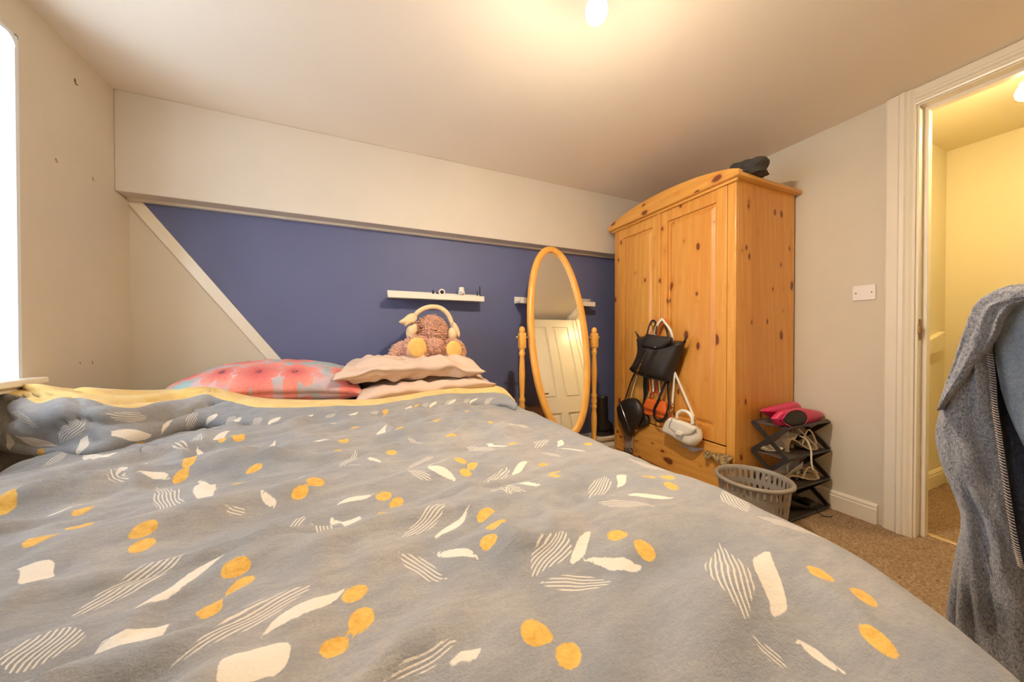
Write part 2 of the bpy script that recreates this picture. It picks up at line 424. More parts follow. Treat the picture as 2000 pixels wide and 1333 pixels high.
# window: frame, mullion, sashes, panes, sill
def frame_yz(x0, x1, y0, y1, z0, z1, t): return join(box(x0, x1, y0, y0+t, z0, z1, .003), box(x0, x1, y1-t, y1, z0, z1, .003), box(x0, x1, y0+t, y1-t, z0, z0+t, .003), box(x0, x1, y0+t, y1-t, z1-t, z1, .003))
win = struct(obj('window_1', join(frame_yz(XL-.36, XL-.29, WY0+.01, WY1-.01, WZ0, WZ1-.01, .055), box(XL-.36, XL-.29, 1.085, 1.135, WZ0+.05, WZ1-.06, .003)), M['plastic']), 'white framed window with two panes')
for a, b in ((WY0+.06, 1.09), (1.13, WY1-.06)):
    s = obj('sash', frame_yz(XL-.345, XL-.305, a, b, WZ0+.05, WZ1-.06, .04), M['plastic'], win)
    obj('pane', box(XL-.328, XL-.322, a+.035, b-.035, WZ0+.085, WZ1-.095), M['glass'], s)
obj('window_sill', join(box(XL-.33, XL+.045, WY0-.035, WY1+.035, WZ0-.012, WZ0+.012, .006), box(XL-.02, XL+.028, WY0-.02, WY1+.02, WZ0-.030, WZ0-.010, .004)), M['gloss'], win)
# roller blind, rolled up under the reveal
bl = thing('roller_blind', (XL-.2, 1.1, WZ1-.02), 'rolled up white roller blind under the top of the window', 'blind')
obj('blind_roll', tube([(XL-.2, WY0+.03, WZ1-.05), (XL-.2, WY1-.05, WZ1-.05)], .026, 16), M['reveal'], bl, True)
obj('blind_bracket', box(XL-.23, XL-.17, WY1-.05, WY1-.012, WZ1-.085, WZ1-.012, .004), M['plastic'], bl)
obj('blind_bracket', box(XL-.23, XL-.17, WY0+.012, WY0+.05, WZ1-.085, WZ1-.012, .004), M['plastic'], bl)
# back wall: blue panel, grey triangle below the diagonal trim, bulkhead above
P0 = onY(262, 394, YB-.006); P1 = onY(548, 716, YB-.006)
dirt = (P1-P0).normalized()
A = P0-dirt*((P0.z-ZBEAM)/dirt.z) if abs(dirt.z) > 0 else P0
Bz = P0+dirt*((0-P0.z)/dirt.z)
wb = struct(obj('wall_back', prism([(A.x, YB, ZBEAM+.02), (Bz.x, YB, 0), (XR+.1, YB, 0), (XR+.1, YB, ZBEAM+.02)], (0, .1, 0)), M['blue']), 'dark blue painted wall under the bulkhead')
obj('grey_panel', prism([(XL-.1, YB, CEIL), (XL-.1, YB, 0), (Bz.x, YB, 0), (A.x, YB, ZBEAM+.02), (A.x, YB, CEIL)], (0, .1, 0)), M['wall'], wb)
tw = .026; nx = Vector((dirt.z, 0, -dirt.x))
struct(obj('trim_1', prism([A+nx*tw+dirt*-.02, A-nx*tw+dirt*-.02, Bz-nx*tw, Bz+nx*tw], (0, .02, 0)), M['gloss']), 'white diagonal batten edging the blue paint')
struct(obj('wall_bulkhead', box(XL, XR, YBEAM, YB+.1, ZBEAM, CEIL, .004), M['beam']), 'off-white boxed bulkhead above the blue wall')
# thin white batten under the bulkhead where it meets the blue wall
struct(obj('trim_2', box(XL, XR, YB-.022, YB+.004, ZBEAM-.012, ZBEAM+.01, .002), M['gloss']), 'white bead under the bulkhead')
# moulded ledge along the foot of the back wall
def sweep_profile(prof, a, b):   # prof: (out, z) with out measured along -Y; from x=a to x=b
    return prism([(a, YB-o_, z) for o_, z in prof], (b-a, 0, 0))
ledge = [(0, 0), (.145, 0), (.145, .07), (.138, .085), (.13, .10), (.135, .112), (.15, .122), (.155, .14), (.15, .15), (0, .15)]
struct(obj('baseboard_back', sweep_profile(ledge, XL, XR), M['gloss']), 'deep cream moulded ledge along the back wall')
# front wall, behind the camera
struct(obj('wall_front', box(XL-.1, XR+.1, YF-.1, YF, 0, CEIL), M['wall_side']), 'plain wall opposite the blue wall')
# right wall with the doorway
DY0, DY1, DZ = -.10, .665, 2.045
struct(obj('wall_right', join(box(XR, XR+.11, DY1+.02, YB+.1, 0, CEIL), box(XR, XR+.11, YF-.1, DY0-.02, 0, CEIL), box(XR, XR+.11, DY0-.02, DY1+.02, DZ+.02, CEIL)), M['wall']), 'pale wall with the doorway')
sk = [(0, 0), (.018, 0), (.018, .075), (.014, .082), (.016, .09), (.009, .1), (0, .102)]
def skirt_right(y0, y1): return prism([(XR-o_, y0, z) for o_, z in sk], (0, y1-y0, 0))
struct(obj('baseboard_right', skirt_right(.79, YB-.14), M['gloss']), 'cream skirting board beside the doorway')
struct(obj('baseboard_right', skirt_right(YF, DY0-.11), M['gloss']), 'cream skirting board behind the open door')
def skirt_left(y0, y1): return prism([(XL+o_, y0, z) for o_, z in sk], (0, y1-y0, 0))
struct(obj('baseboard_left', skirt_left(YF, YB-.14), M['gloss']), 'cream skirting board under the window')
# door lining, stops and architrave
fr = struct(obj('trim_3', join(box(XR-.002, XR+.112, DY1, DY1+.022, 0, DZ+.022), box(XR-.002, XR+.112, DY0-.022, DY0, 0, DZ+.022), box(XR-.002, XR+.112, DY0, DY1, DZ, DZ+.022)), M['gloss']), 'cream door lining')
obj('door_stop', join(box(XR+.045, XR+.085, DY1-.016, DY1+.002, 0, DZ, .002), box(XR+.045, XR+.085, DY0-.002, DY0+.016, 0, DZ, .002), box(XR+.045, XR+.085, DY0+.016, DY1-.016, DZ-.016, DZ+.002, .002)), M['gloss'], fr)
obj('strike_plate', join(box(XR+.012, XR+.036, DY1-.0025, DY1+.001, .94, 1.04), box(XR-.006, XR+.014, DY1-.006, DY1-.001, .975, 1.01)), M['brass'], fr)
arch = [(0.0, .012), (.008, .018), (.045, .020), (.052, .026), (.066, .026), (.072, .018), (.084, .022), (.092, .016), (.1, .014), (.1, 0), (0, 0)]   # (distance from outer edge, proud)
AW = .1
def arch_leg(yo, sgn, z1): return prism([(XR-h, yo-sgn*d, 0) for d, h in arch], (0, 0, z1))
o1 = DY1+.008+AW
struct(obj('trim_4', arch_leg(o1, 1, CEIL-.002), M['gloss']), 'moulded cream architrave upright beside the light switch')
struct(obj('trim_5', arch_leg(DY0-.008-AW, -1, CEIL-.002), M['gloss']), 'moulded cream architrave upright on the hinge side')
hz = CEIL-.001; hs = (hz-DZ-.004)/AW
struct(obj('trim_6', prism([(XR-h, DY0-.01, hz-d*hs) for d, h in arch], (0, DY1-DY0+.02, 0)), M['gloss']), 'moulded cream architrave head touching the ceiling')
struct(obj('trim_7', box(XR+.085, XR+.112, DY0, DY1, -.001, .006, .002), M['threshold']), 'pale metal threshold bar in the doorway')
# the open door leaf: six panels, hinged on the far jamb, swung into the room
dr = bpy.data.objects.new('door_1', None); COL.objects.link(dr); dr.location = (XR-.01, DY0-.0, .01); ORG[dr.name] = Vector(dr.location)
struct(dr, 'cream panelled door standing open into the room')
LW, LH, LT = .755, DZ-.02, .036
ang = math.radians(-4)
Rm = Matrix.Translation((XR-.012, DY0+.0, .01)) @ Matrix.Rotation(ang, 4, 'Z')
def leaf(vf): return xform(vf, Rm)
st_, cols = .095, [(-.095-.235, -.095), (-LW+.095, -LW+.095+.235)]
rows_ = [(.2, .74), (.92, LH-.11)]
cells = []
xs = [-LW, cols[1][0], cols[1][1], cols[0][0], cols[0][1], 0]
parts = [box(xs[0], xs[1], -LT, 0, 0, LH), box(xs[2], xs[3], -LT, 0, 0, LH), box(xs[4], xs[5], -LT, 0, 0, LH)]
zs = [0, .2, .74, .92, LH-.11, LH]
for (a, b) in cols:
    for k in (0, 2, 4): parts.append(box(a, b, -LT, 0, zs[k], zs[k+1]))
lf = obj('door_leaf', leaf(join(*parts)), M['gloss'], dr)
for (a, b) in cols:
    for (z0, z1) in rows_:
        pr = join(box(a-.002, b+.002, -LT+.012, -.012, z0-.002, z1+.002), box(a+.03, b-.03, -LT+.004, -.004, z0+.03, z1-.03, .006))
        obj('panel', leaf(pr), M['gloss'], lf)
hd = obj('door_handle', leaf(join(tube([(-LW+.06, -.002, .98), (-LW+.06, .05, .98), (-LW+.075, .055, .98), (-LW+.17, .055, .98)], .009, 10), box(-LW+.04, -LW+.08, 0, .006, .9, 1.06, .003), tube([(-LW+.06, -LT, .98), (-LW+.06, -LT-.05, .98), (-LW+.17, -LT-.055, .98)], .009, 10), box(-LW+.04, -LW+.08, -LT-.006, -LT, .9, 1.06, .003))), M['brass'], dr, 'auto')
# landing beyond the doorway
LX, LYW, LC = 3.5, .86, 2.18
struct(obj('wall_landing_side', box(XR+.11, LX+.1, LYW, LYW+.08, 0, LC), M['landing']), 'yellow lit landing wall with a sloping rail')
struct(obj('wall_landing_far', box(LX, LX+.1, -1.6, LYW, 0, LC), M['landing']), 'far yellow lit landing wall')
struct(obj('wall_landing_near', box(XR+.11, LX+.1, -1.7, -1.6, 0, LC), M['landing']), 'landing end wall')
struct(obj('wall_landing_back', join(box(XR+.11, XR+.115, DY1+.03, LYW, 0, LC), box(XR+.11, XR+.115, -1.6, DY0-.03, 0, LC), box(XR+.11, XR+.115, DY0-.03, DY1+.03, DZ+.03, LC)), M['landing']), 'landing side of the doorway wall')
struct(obj('ceiling_landing', box(XR+.1, LX+.1, -1.7, LYW+.08, LC, LC+.06), M['landing']), 'landing ceiling')
struct(obj('baseboard_landing', join(prism([(XR+.115, LYW-o_, z) for o_, z in sk], (LX-XR-.115, 0, 0)), prism([(LX-o_, -1.6, z) for o_, z in sk], (0, LYW+1.6, 0))), M['landing']), 'landing skirting board')
struct(obj('floor_landing', box(XR+.1, 3.7, -1.75, YF-.1, -.08, 0), M['carpet']), 'carpet on the landing')
q = [onY(1798, 676, LYW-.03), onY(1798, 702, LYW-.03), onY(1848, 679, LYW-.03), onY(1848, 648, LYW-.03)]
tag(obj('stair_rail', prism(q, (0, .035, 0)), M['landing']), 'short sloping painted rail fixed to the yellow landing wall', 'rail')
# ------------------------------------------------------------------ pendant lights
def pendant(x, y, zc, ceil, label, bulbmat):
    t = thing('pendant_light', (x, y, ceil), label, 'light')
    obj('ceiling_rose', lathe([(.0, ceil-.022), (.03, ceil-.02), (.042, ceil-.008), (.042, ceil)], (x, y, 0), 24), M['plastic'], t, True)
    if ceil-zc > .13: obj('flex', tube([(x, y, ceil-.02), (x, y, zc+.10)], .003, 8), M['plastic'], t)
    obj('lamp_holder', lathe([(.021, zc+.045), (.021, zc+.072), (.016, zc+.082), (.012, zc+.105), (.006, min(zc+.115, ceil-.005))], (x, y, 0), 20), M['plastic'], t, 'auto')
    obj('bulb', lathe([(.0, zc-.034), (.012, zc-.032), (.022, zc-.025), (.03, zc-.0135)], (x, y, 0), 24), bulbmat, t, True)
    obj('bulb_base', lathe([(.0298, zc-.014), (.0325, zc-.004), (.033, zc+.002), (.0325, zc+.007), (.031, zc+.014), (.026, zc+.026), (.02, zc+.038), (.016, zc+.048)], (x, y, 0), 24), M['bulb_neck'], t, True)
    return t
bp = onX(1165, 22, .64)
pendant(bp.x, bp.y, bp.z, CEIL, 'lit round bulb in a white pendant holder over the bed', M['bulb'])
bp = onX(2007, 180, 2.66)
pendant(bp.x, bp.y, bp.z, LC, 'lit bulb hanging on the yellow landing', M['bulb2'])
# light switch plate (blank plate with two screws)
sw = thing('wall_plate', onX(1688, 572, XR), 'white blank wall plate with two screws beside the doorway', 'wall plate')
pa, pb = onX(1666, 588, XR), onX(1711.5, 556, XR)
obj('plate', box(XR-.008, XR, pb.y, pa.y, pa.z-.002, pb.z+.002, .003), M['plastic'], sw)
for yy in (pa.y-.014, pb.y+.014): obj('screw', lathe([(.0035, 0), (.0035, .0015), (.002, .002)], (XR-.0078, yy, (pa.z+pb.z)/2), 10, (-1, 0, 0)), M['brass'], sw)
# ------------------------------------------------------------------ bed
BX0, BX1, BY0, BY1, BZ = -.87, .63, .17, 2.10, .60
bed = thing('bed', ((BX0+BX1)/2, (BY0+BY1)/2, 0), 'double divan bed with a pale mattress under the grey duvet', 'bed')
obj('divan_base', box(BX0, BX1, BY0, BY1, .05, .30, .02), M['divan'], bed, 'auto')
obj('mattress', box(BX0+.005, BX1-.005, BY0+.005, BY1, .30, .535, .05), M['mattress'], bed, 'auto')
for x in (BX0+.1, BX1-.1):
    for y in (BY0+.1, BY1-.1): obj('castor', lathe([(.02, 0), (.025, .02), (.025, .05), (.02, .055)], (x, y, 0), 12), M['rubber'], bed, True)
# ---- printed motifs: pixel positions on the duvet, two tips of each leaf, centres of the dots
def z3(l): return [(x/2, 780+y/2) for x, y in l]
def z4(l): return [(800+x/2, 780+y/2) for x, y in l]
dots_px = z3([(1375, 105), (1550, 108), (1760, 142), (1815, 28), (1695, 68), (1920, 85), (920, 145), (885, 168), (750, 237), (770, 258), (722, 298), (1340, 178), (1317, 210), (1530, 222), (1000, 285), (935, 325), (1225, 340), (1168, 383), (1805, 262), (1835, 277), (1818, 305), (1510, 403), (1540, 420), (1495, 447), (1893, 473), (1940, 521), (1917, 582), (335, 462), (310, 515), (165, 577), (35, 430), (570, 530), (557, 597), (930, 688), (943, 755), (822, 860), (1385, 798), (1412, 898), (1303, 1015)])
dots_px += z4([(520, 272), (567, 292), (563, 320), (932, 315), (1010, 326), (1020, 360), (815, 563), (908, 613), (490, 953), (620, 1050), (1605, 717), (1770, 810), (1835, 985), (405, 165), (697, 178)])
leaf3 = [((330, 215), (490, 200)), ((540, 275), (670, 240)), ((785, 165), (900, 125)), ((760, 175), (830, 195)), ((990, 195), (1085, 165)), ((1180, 188), (1290, 170)), ((0, 530), (350, 428)), ((0, 395), (200, 370)), ((525, 312), (680, 325)), ((775, 322), (838, 375)), ((1020, 385), (1080, 450)), ((880, 410), (1205, 318)), ((505, 870), (910, 612)), ((70, 690), (220, 720)), ((435, 960), (620, 960)), ((1310, 445), (1470, 382)), ((1283, 465), (1440, 480)), ((1665, 285), (1760, 235)), ((1670, 280), (1790, 333)), ((1690, 590), (1835, 430)), ((1690, 620), (1885, 660)), ((1000, 980), (1360, 762)), ((880, 1050), (1080, 1130)), ((1745, 1106), (1900, 1010)), ((1435, 238), (1490, 262)), ((1250, 110), (1340, 100)), ((1450, 135), (1520, 98)), ((1885, 170), (2000, 190))]
leaf4 = [((385, 318), (465, 260)), ((395, 330), (535, 357)), ((800, 372), (850, 305)), ((830, 405), (1040, 405)), ((612, 685), (712, 537)), ((662, 660), (930, 688)), ((1390, 895), (1405, 620)), ((1465, 965), (1730, 1120)), ((1370, 415), (1425, 460)), ((1455, 487), (1720, 580)), ((570, 188), (600, 150)), ((570, 195), (690, 200)), ((290, 178), (400, 190))]
hat3 = [((150, 265), (300, 210)), ((390, 320), (525, 325)), ((420, 300), (510, 250)), ((600, 335), (720, 400)), ((870, 430), (965, 470)), ((245, 905), (800, 605)), ((665, 1085), (1235, 750)), ((60, 1130), (260, 930)), ((1120, 525), (1200, 475)), ((1200, 505), (1325, 520)), ((1550, 580), (1745, 435)), ((1545, 620), (1770, 735)), ((1580, 275), (1700, 230)), ((1575, 300), (1700, 335)), ((1590, 155), (1650, 185)), ((1890, 350), (1990, 280)), ((1905, 365), (2000, 400)), ((670, 175), (750, 210)), ((730, 155), (790, 135)), ((1325, 275), (1395, 220)), ((1340, 270), (1420, 270)), ((1480, 1120), (1800, 980))]
hat4 = [((290, 350), (385, 280)), ((310, 370), (460, 385)), ((710, 415), (765, 310)), ((720, 430), (985, 450)), ((475, 735), (605, 530)), ((490, 750), (820, 755)), ((1300, 905), (1205, 590)), ((1310, 940), (1480, 1106)), ((1215, 370), (1320, 470)), ((1340, 480), (1680, 600)), ((840, 235), (1020, 285)), ((210, 190), (350, 205)), ((485, 195), (550, 150)), ((500, 215), (600, 225)), ((375, 90), (480, 110))]
wide = {('l', 4, 6): .034, ('h', 4, 6): .05, ('h', 4, 4): .05, ('l', 3, 14): .045, ('l', 3, 22): .05, ('h', 3, 7): .06, ('h', 3, 10): .035, ('h', 4, 8): .05, ('l', 3, 13): .035}
def unp(p): q = onZ(p[0], p[1], BZ+.004); return (q.x, q.y)
def fields(U, V, motifs):
    leafd = np.full(U.shape, .05); hatd = np.full(U.shape, .05); dotd = np.full(U.shape, .05); stripe = np.zeros(U.shape)
    for i, (k, a, b, wd) in enumerate(motifs):
        if k == 'd':
            th = i*1.3; du, dv = U-a[0], V-a[1]
            c, s_ = math.cos(th), math.sin(th); e = np.sqrt(((du*c+dv*s_)/1.08)**2+((-du*s_+dv*c)/.93)**2)
            dotd = np.minimum(dotd, e-wd); continue
        L = math.hypot(b[0]-a[0], b[1]-a[1])
        if L < .02: continue
        tx, ty = (b[0]-a[0])/L, (b[1]-a[1])/L
        wd = wd or (max(.014, min(.031, L*.2)) if k == 'l' else max(.02, min(.044, L*.27)))
        x = ((U-a[0])*tx+(V-a[1])*ty)/L; y = -(U-a[0])*ty+(V-a[1])*tx
        y = y-(.16 if k == 'l' else .07)*wd*np.sin(np.clip(x, 0, 1)*math.pi*2)*(1 if i % 2 else -1)
        xc = np.clip(x, -.1, 1.1); prof = np.where((xc > 0) & (xc < 1), np.sin(np.clip(xc, 0, 1)*math.pi)**1.15*(1+.35*(xc-.5)*(1 if i % 3 else -1)), -.3-np.abs(xc-.5))
        d = np.abs(y)-wd/2*prof
        if k == 'l': leafd = np.minimum(leafd, d)
        else:
            better = d < hatd; stripe = np.where(better, y/.0058, stripe); hatd = np.minimum(hatd, d)
    return leafd, hatd, dotd, stripe
# ---- the main sheet of the duvet: one surface falling over both sides and the foot
RAD = .145
def fold_profile(s, flat0, flat1, drop0, drop1):
    # arc length s -> (position, fall, direction) for a sheet with rounded edges at flat0/flat1
    x = np.array(s); z = np.zeros_like(x)
    q = math.pi/2*RAD
    hi = s > flat1; th = np.clip((s-flat1)/RAD, 0, math.pi/2)
    x = np.where(hi, flat1+RAD*np.sin(th)+.025*np.clip((s-flat1-q)/.3, 0, 1), x); z = np.where(hi, -RAD*(1-np.cos(th))-np.clip(s-flat1-q, 0, None), z)
    lo = s < flat0; th = np.clip((flat0-s)/RAD, 0, math.pi/2)
    x = np.where(lo, flat0-RAD*np.sin(th), x); z = np.where(lo, -RAD*(1-np.cos(th))-np.clip(flat0-s-q, 0, None), z)
    return x, z
su = np.arange(-1.25, 1.16, .0075); sv = np.arange(-.22, 1.98, .0075)
SU, SV = np.meshgrid(su, sv, indexing='ij')
X, ZX = fold_profile(SU, -.85, .664, 0, 0)
Yv, ZY = fold_profile(SV, .13, 5., 0, 0)
# round the foot corner in plan
cornr = np.clip((.31-Yv)/.31, 0, 1)
X = X-np.where(X > .35, (X-.35)/.45, 0)*.25*cornr**1.5
Zb = BZ+np.minimum(ZX+ZY, 0)
Zb = np.maximum(Zb, .17+.05*vnoise(SU*3, SV*5, 9))
top = np.clip(1+np.minimum(ZX, ZY)/.09, 0, 1)
wx = SU+.12*vnoise(SU*2.1+5, SV*2.1, 1); wy = SV+.10*vnoise(SU*2.4, SV*2.0+9, 2)-.10*SU
left = np.clip(.62-SU*.55, .35, 1.0)
def rdg(n_, p=2.): return (1-np.clip(np.abs(n_)*2.6, 0, 1))**p
wr = .022*left*vnoise(wx*1.5, wy*7.0, 3)+.013*left*vnoise(wx*2.6+3, wy*13.0, 4)+.013*vnoise(wx*6, wy*15, 5)+.006*vnoise(SU*22+wx*4, SV*24, 6)
wx2 = wx+.05*vnoise(SU*7, SV*7, 41); wy2 = wy+.04*vnoise(SU*6, SV*8, 42)
wr += .017*rdg(vnoise(wx2*3.2, wy2*9, 43))*np.clip(vnoise(SU*3+2, SV*3, 44)+.55, 0, 1)+.012*rdg(vnoise(wx2*9+wy2*4, wy2*13-wx2*5, 45))*np.clip(vnoise(SU*4, SV*4+3, 46)+.5, 0, 1)
rid = np.abs(vnoise(wx*1.7+7, wy*5.0+3, 11)); wr += .013*left*np.exp(-(rid/.045)**2)
wr += .018*np.sin(SU*2.2+.6)*.5
# named folds seen in the photograph, as pixel polylines on the bed top
def ridge(pts, h, wd):
    global wr
    q = [unp(p) for p in pts]
    best = np.full(SU.shape, 9.); along = np.zeros(SU.shape); n = len(q)-1
    for i in range(n):
        a, b = q[i], q[i+1]; L2 = (b[0]-a[0])**2+(b[1]-a[1])**2
        t = np.clip(((X-a[0])*(b[0]-a[0])+(Yv-a[1])*(b[1]-a[1]))/L2, 0, 1)
        d = np.hypot(X-a[0]-t*(b[0]-a[0]), Yv-a[1]-t*(b[1]-a[1]))
        along = np.where(d < best, (i+t)/n, along); best = np.minimum(d, best)
    wr = wr+.72*h*np.exp(-(best/wd)**2)*np.sin(np.clip(along, .03, .97)*math.pi)**.5
ridge([(0, 985), (200, 958), (400, 925), (560, 905), (680, 885)], .032, .040)
ridge([(60, 1080), (330, 1035), (540, 985), (640, 950)], .034, .045)
ridge([(430, 1075), (620, 1080), (760, 1030), (900, 1010)], .020, .035)
ridge([(700, 880), (850, 850), (960, 845), (1060, 850)], .022, .028)
ridge([(840, 838), (930, 824), (1010, 815)], .016, .02)
ridge([(930, 1000), (1080, 970), (1250, 950), (1400, 960)], .020, .04)
ridge([(960, 1150), (1050, 1060), (1180, 1010)], .016, .035)
ridge([(1350, 1330), (1400, 1230), (1480, 1180)], .020, .04)
ridge([(1580, 1140), (1690, 1230), (1790, 1320)], .022, .025)
ridge([(700, 1333), (860, 1220), (950, 1160)], .014, .03)
wr *= 1.35*np.clip((SV-.0)/.3, .4, 1)*np.clip((1.86-SV)/.12, .12, 1)
Zb = Zb-.016*np.clip((X-.40)/.25, 0, 1)*np.clip((Yv-.55)/.4, 0, 1)*top
Zt = Zb+((wr-.006)*(1-.6*np.clip((X-.42)/.2, 0, 1)))*top
# soft flutes in the hanging sides
side = np.clip((-np.minimum(ZX, 0)-.06)/.2, 0, 1)
X = X+np.where(SU > 0, 1, -1)*side*(.02*vnoise(SV*7, SU*1.5, 21)+.014*np.sin(SV*17+2*vnoise(SV*3, SU*0, 4)))
Yo = Yv
X = np.maximum(X, XL+.012)
nu, nv = SU.shape
P = np.stack([X, Yo, Zt], -1).reshape(-1, 3)
duv = thing('duvet', (-.1, 1.0, .5), 'grey duvet printed with white leaves, hatched leaves and yellow dots, spread over the bed', 'duvet')
d1 = obj('duvet_cover', (P, gridfaces(nu, nv)), M['duvet'], duv, True)
# where each printed motif lies on the cloth: the cloth point that a pixel of the photograph shows
Dv = P-np.array(CAM); dep = Dv @ np.array(FW); ok = dep > .05
PXa = np.where(ok, 1000+F*(Dv @ np.array(RT))/np.where(ok, dep, 1), -9e3); PYa = np.where(ok, 666.5-F*(Dv @ np.array(UP))/np.where(ok, dep, 1), -9e3)
SUf, SVf = SU.ravel(), SV.ravel()
def cloth_at(p):
    d = np.hypot(PXa-p[0], PYa-p[1]); k = np.where(d < max(16., d.min()*1.5))[0]
    k = k[dep[k] < dep[k].min()+.05]; k = k[np.argsort(d[k])][:5]; w_ = 1/(d[k]+1.5)**2
    return (float((SUf[k]*w_).sum()/w_.sum()), float((SVf[k]*w_).sum()/w_.sum()))
motifs = []
for k3, kk, fnz, L in (('l', 3, z3, leaf3), ('h', 3, z3, hat3), ('l', 4, z4, leaf4), ('h', 4, z4, hat4)):
    for i, pr in enumerate(L): a, b = [cloth_at(p) for p in fnz(pr)]; motifs.append((k3, a, b, wide.get((k3, kk, i))))
DC = np.array([cloth_at(p) for p in dots_px])
for it in range(12):          # printed dots never touch each other
    for i in range(len(DC)):
        for j in range(i):
            dd = DC[i]-DC[j]; L_ = float(np.hypot(*dd))
            if L_ < .036: sh = dd/max(L_, 1e-4)*(.037-L_)/2; DC[i] += sh; DC[j] -= sh
for p in DC: motifs.append(('d', tuple(p), None, .0155))
for nm, ar in zip(('leaf', 'hatch', 'dot', 'stripe'), fields(SU, SV, motifs)): fset(d1, nm, ar)
fset(d1, 'lining', np.zeros(SU.shape))
so = d1.modifiers.new('thickness', 'SOLIDIFY'); so.thickness = .012; so.offset = -1
# ---- the turned-back head end: grey roll in front, yellow lining on top
Bp = [(0, 872), (60, 880), (130, 884), (195, 882), (265, 868), (335, 848), (395, 836), (440, 836), (520, 838), (640, 830), (740, 820), (850, 803), (930, 793), (985, 793), (1006, 800)]
Tp = [(0, 776), (60, 781), (130, 784), (195, 789), (265, 792), (335, 787), (395, 772), (440, 783), (520, 799), (640, 797), (740, 792), (850, 774), (930, 770), (985, 772), (1006, 788)]
Rp = [(0, 768), (60, 764), (130, 762), (195, 763), (265, 766), (335, 764), (395, 758), (440, 768), (520, 783), (640, 786), (740, 784), (850, 766), (930, 757), (975, 757), (998, 778)]
n = 260; K = 34
rows = []; UV = []; LIN = []
Bs, Ts, Rs = [spline([(a, b, 0) for a, b in L], n) for L in (Bp, Tp, Rp)]
ulen = 0; prevp = None
for i in range(n+1):
    b = onZ(Bs[i].x, Bs[i].y, BZ+.0); t_ = onY(Ts[i].x, Ts[i].y, b.y+.075); r_ = onY(Rs[i].x, Rs[i].y, b.y+.26)
    if prevp is not None: ulen += (b-prevp).length
    prevp = b
    h = t_.z-b.z
    pts = [b+Vector((0, .05, -.03)), b+Vector((0, .0, -.004)), b+Vector((0, -.012, h*.28)), b.lerp(t_, .62)+Vector((0, -.016, h*.10)), t_, t_.lerp(r_, .45)+Vector((0, 0, .012)), r_, r_+Vector((0, .06, -.05))]
    sp = spline(pts, K-1); acc = 0
    for j, p in enumerate(sp):
        if j: acc += (p-sp[j-1]).length
        rows.append(p); UV.append((ulen, acc)); LIN.append(j/(K-1)*7)
R3 = np.array([tuple(p) for p in rows]); UV = np.array(UV); LIN = np.array(LIN)
bun = np.clip((-.52-R3[:, 0])/.12, 0, 1)
fr_ = np.clip((LIN-1.2)/.8, 0, 1)*np.clip((6.2-LIN)/.8, 0, 1)
cr = (.075*bun+.014)*vnoise(R3[:, 0]*6+UV[:, 1]*6, UV[:, 1]*7-R3[:, 0]*4, 31)+(.034*bun+.008)*vnoise(R3[:, 0]*15+UV[:, 1]*9, UV[:, 1]*13, 32)-(.030*bun+.006)*rdg(vnoise(R3[:, 0]*7-UV[:, 1]*9, UV[:, 1]*8+R3[:, 0]*5, 34), 3.)+.005*vnoise(R3[:, 0]*40, UV[:, 1]*40, 33)
R3[:, 1] -= cr*fr_*.9; R3[:, 2] += cr*fr_*.45
drop = np.clip((R3[:, 0]-.66)/.12, 0, 1); R3[:, 2] -= .05*drop**2
R3[:, 0] = np.maximum(R3[:, 0], XL+.01)
d2 = obj('turned_back_edge', (R3, gridfaces(n+1, K)), M['duvet'], duv, True)
bm_ = []
rr = random.Random(5)
for (u0, v0) in ((.10, .13), (.36, .13)):
    bm_ += [('h', (u0-.09, v0-.03), (u0+.01, v0+.06), .045), ('h', (u0+.05, v0+.06), (u0+.15, v0+.02), .035), ('l', (u0+.03, v0-.01), (u0+.17, v0-.05), .03), ('l', (u0-.02, v0-.075), (u0+.0, v0+.0), .03), ('d', (u0+.12, v0-.075), None, .018)]
for u0 in (.60, .75, .86, 1.0, 1.11, 1.27, 1.36, 1.5, 1.62, 1.72, 1.84):
    k = rr.random()
    if k < .55: bm_ += [('d', (u0+.01, .07), None, .015), ('d', (u0+.015, .105), None, .015)]
    if k > .35: bm_ += [('h', (u0+.03, .07), (u0+.08, .12), .03)]
    if k > .25: bm_ += [('l', (u0-.05, .075), (u0-.0, .125), .018)]
for nm, ar in zip(('leaf', 'hatch', 'dot', 'stripe'), fields(UV[:, 0], UV[:, 1], bm_)): fset(d2, nm, ar)
fset(d2, 'lining', np.clip((LIN-3.95)/.5+.5+1.5*bun*(vnoise(UV[:, 0]*9, UV[:, 0]*0, 8)+.1)+.3*vnoise(UV[:, 0]*12, UV[:, 0]*0, 18), 0, 1))
so = d2.modifiers.new('thickness', 'SOLIDIFY'); so.thickness = .008; so.offset = -1
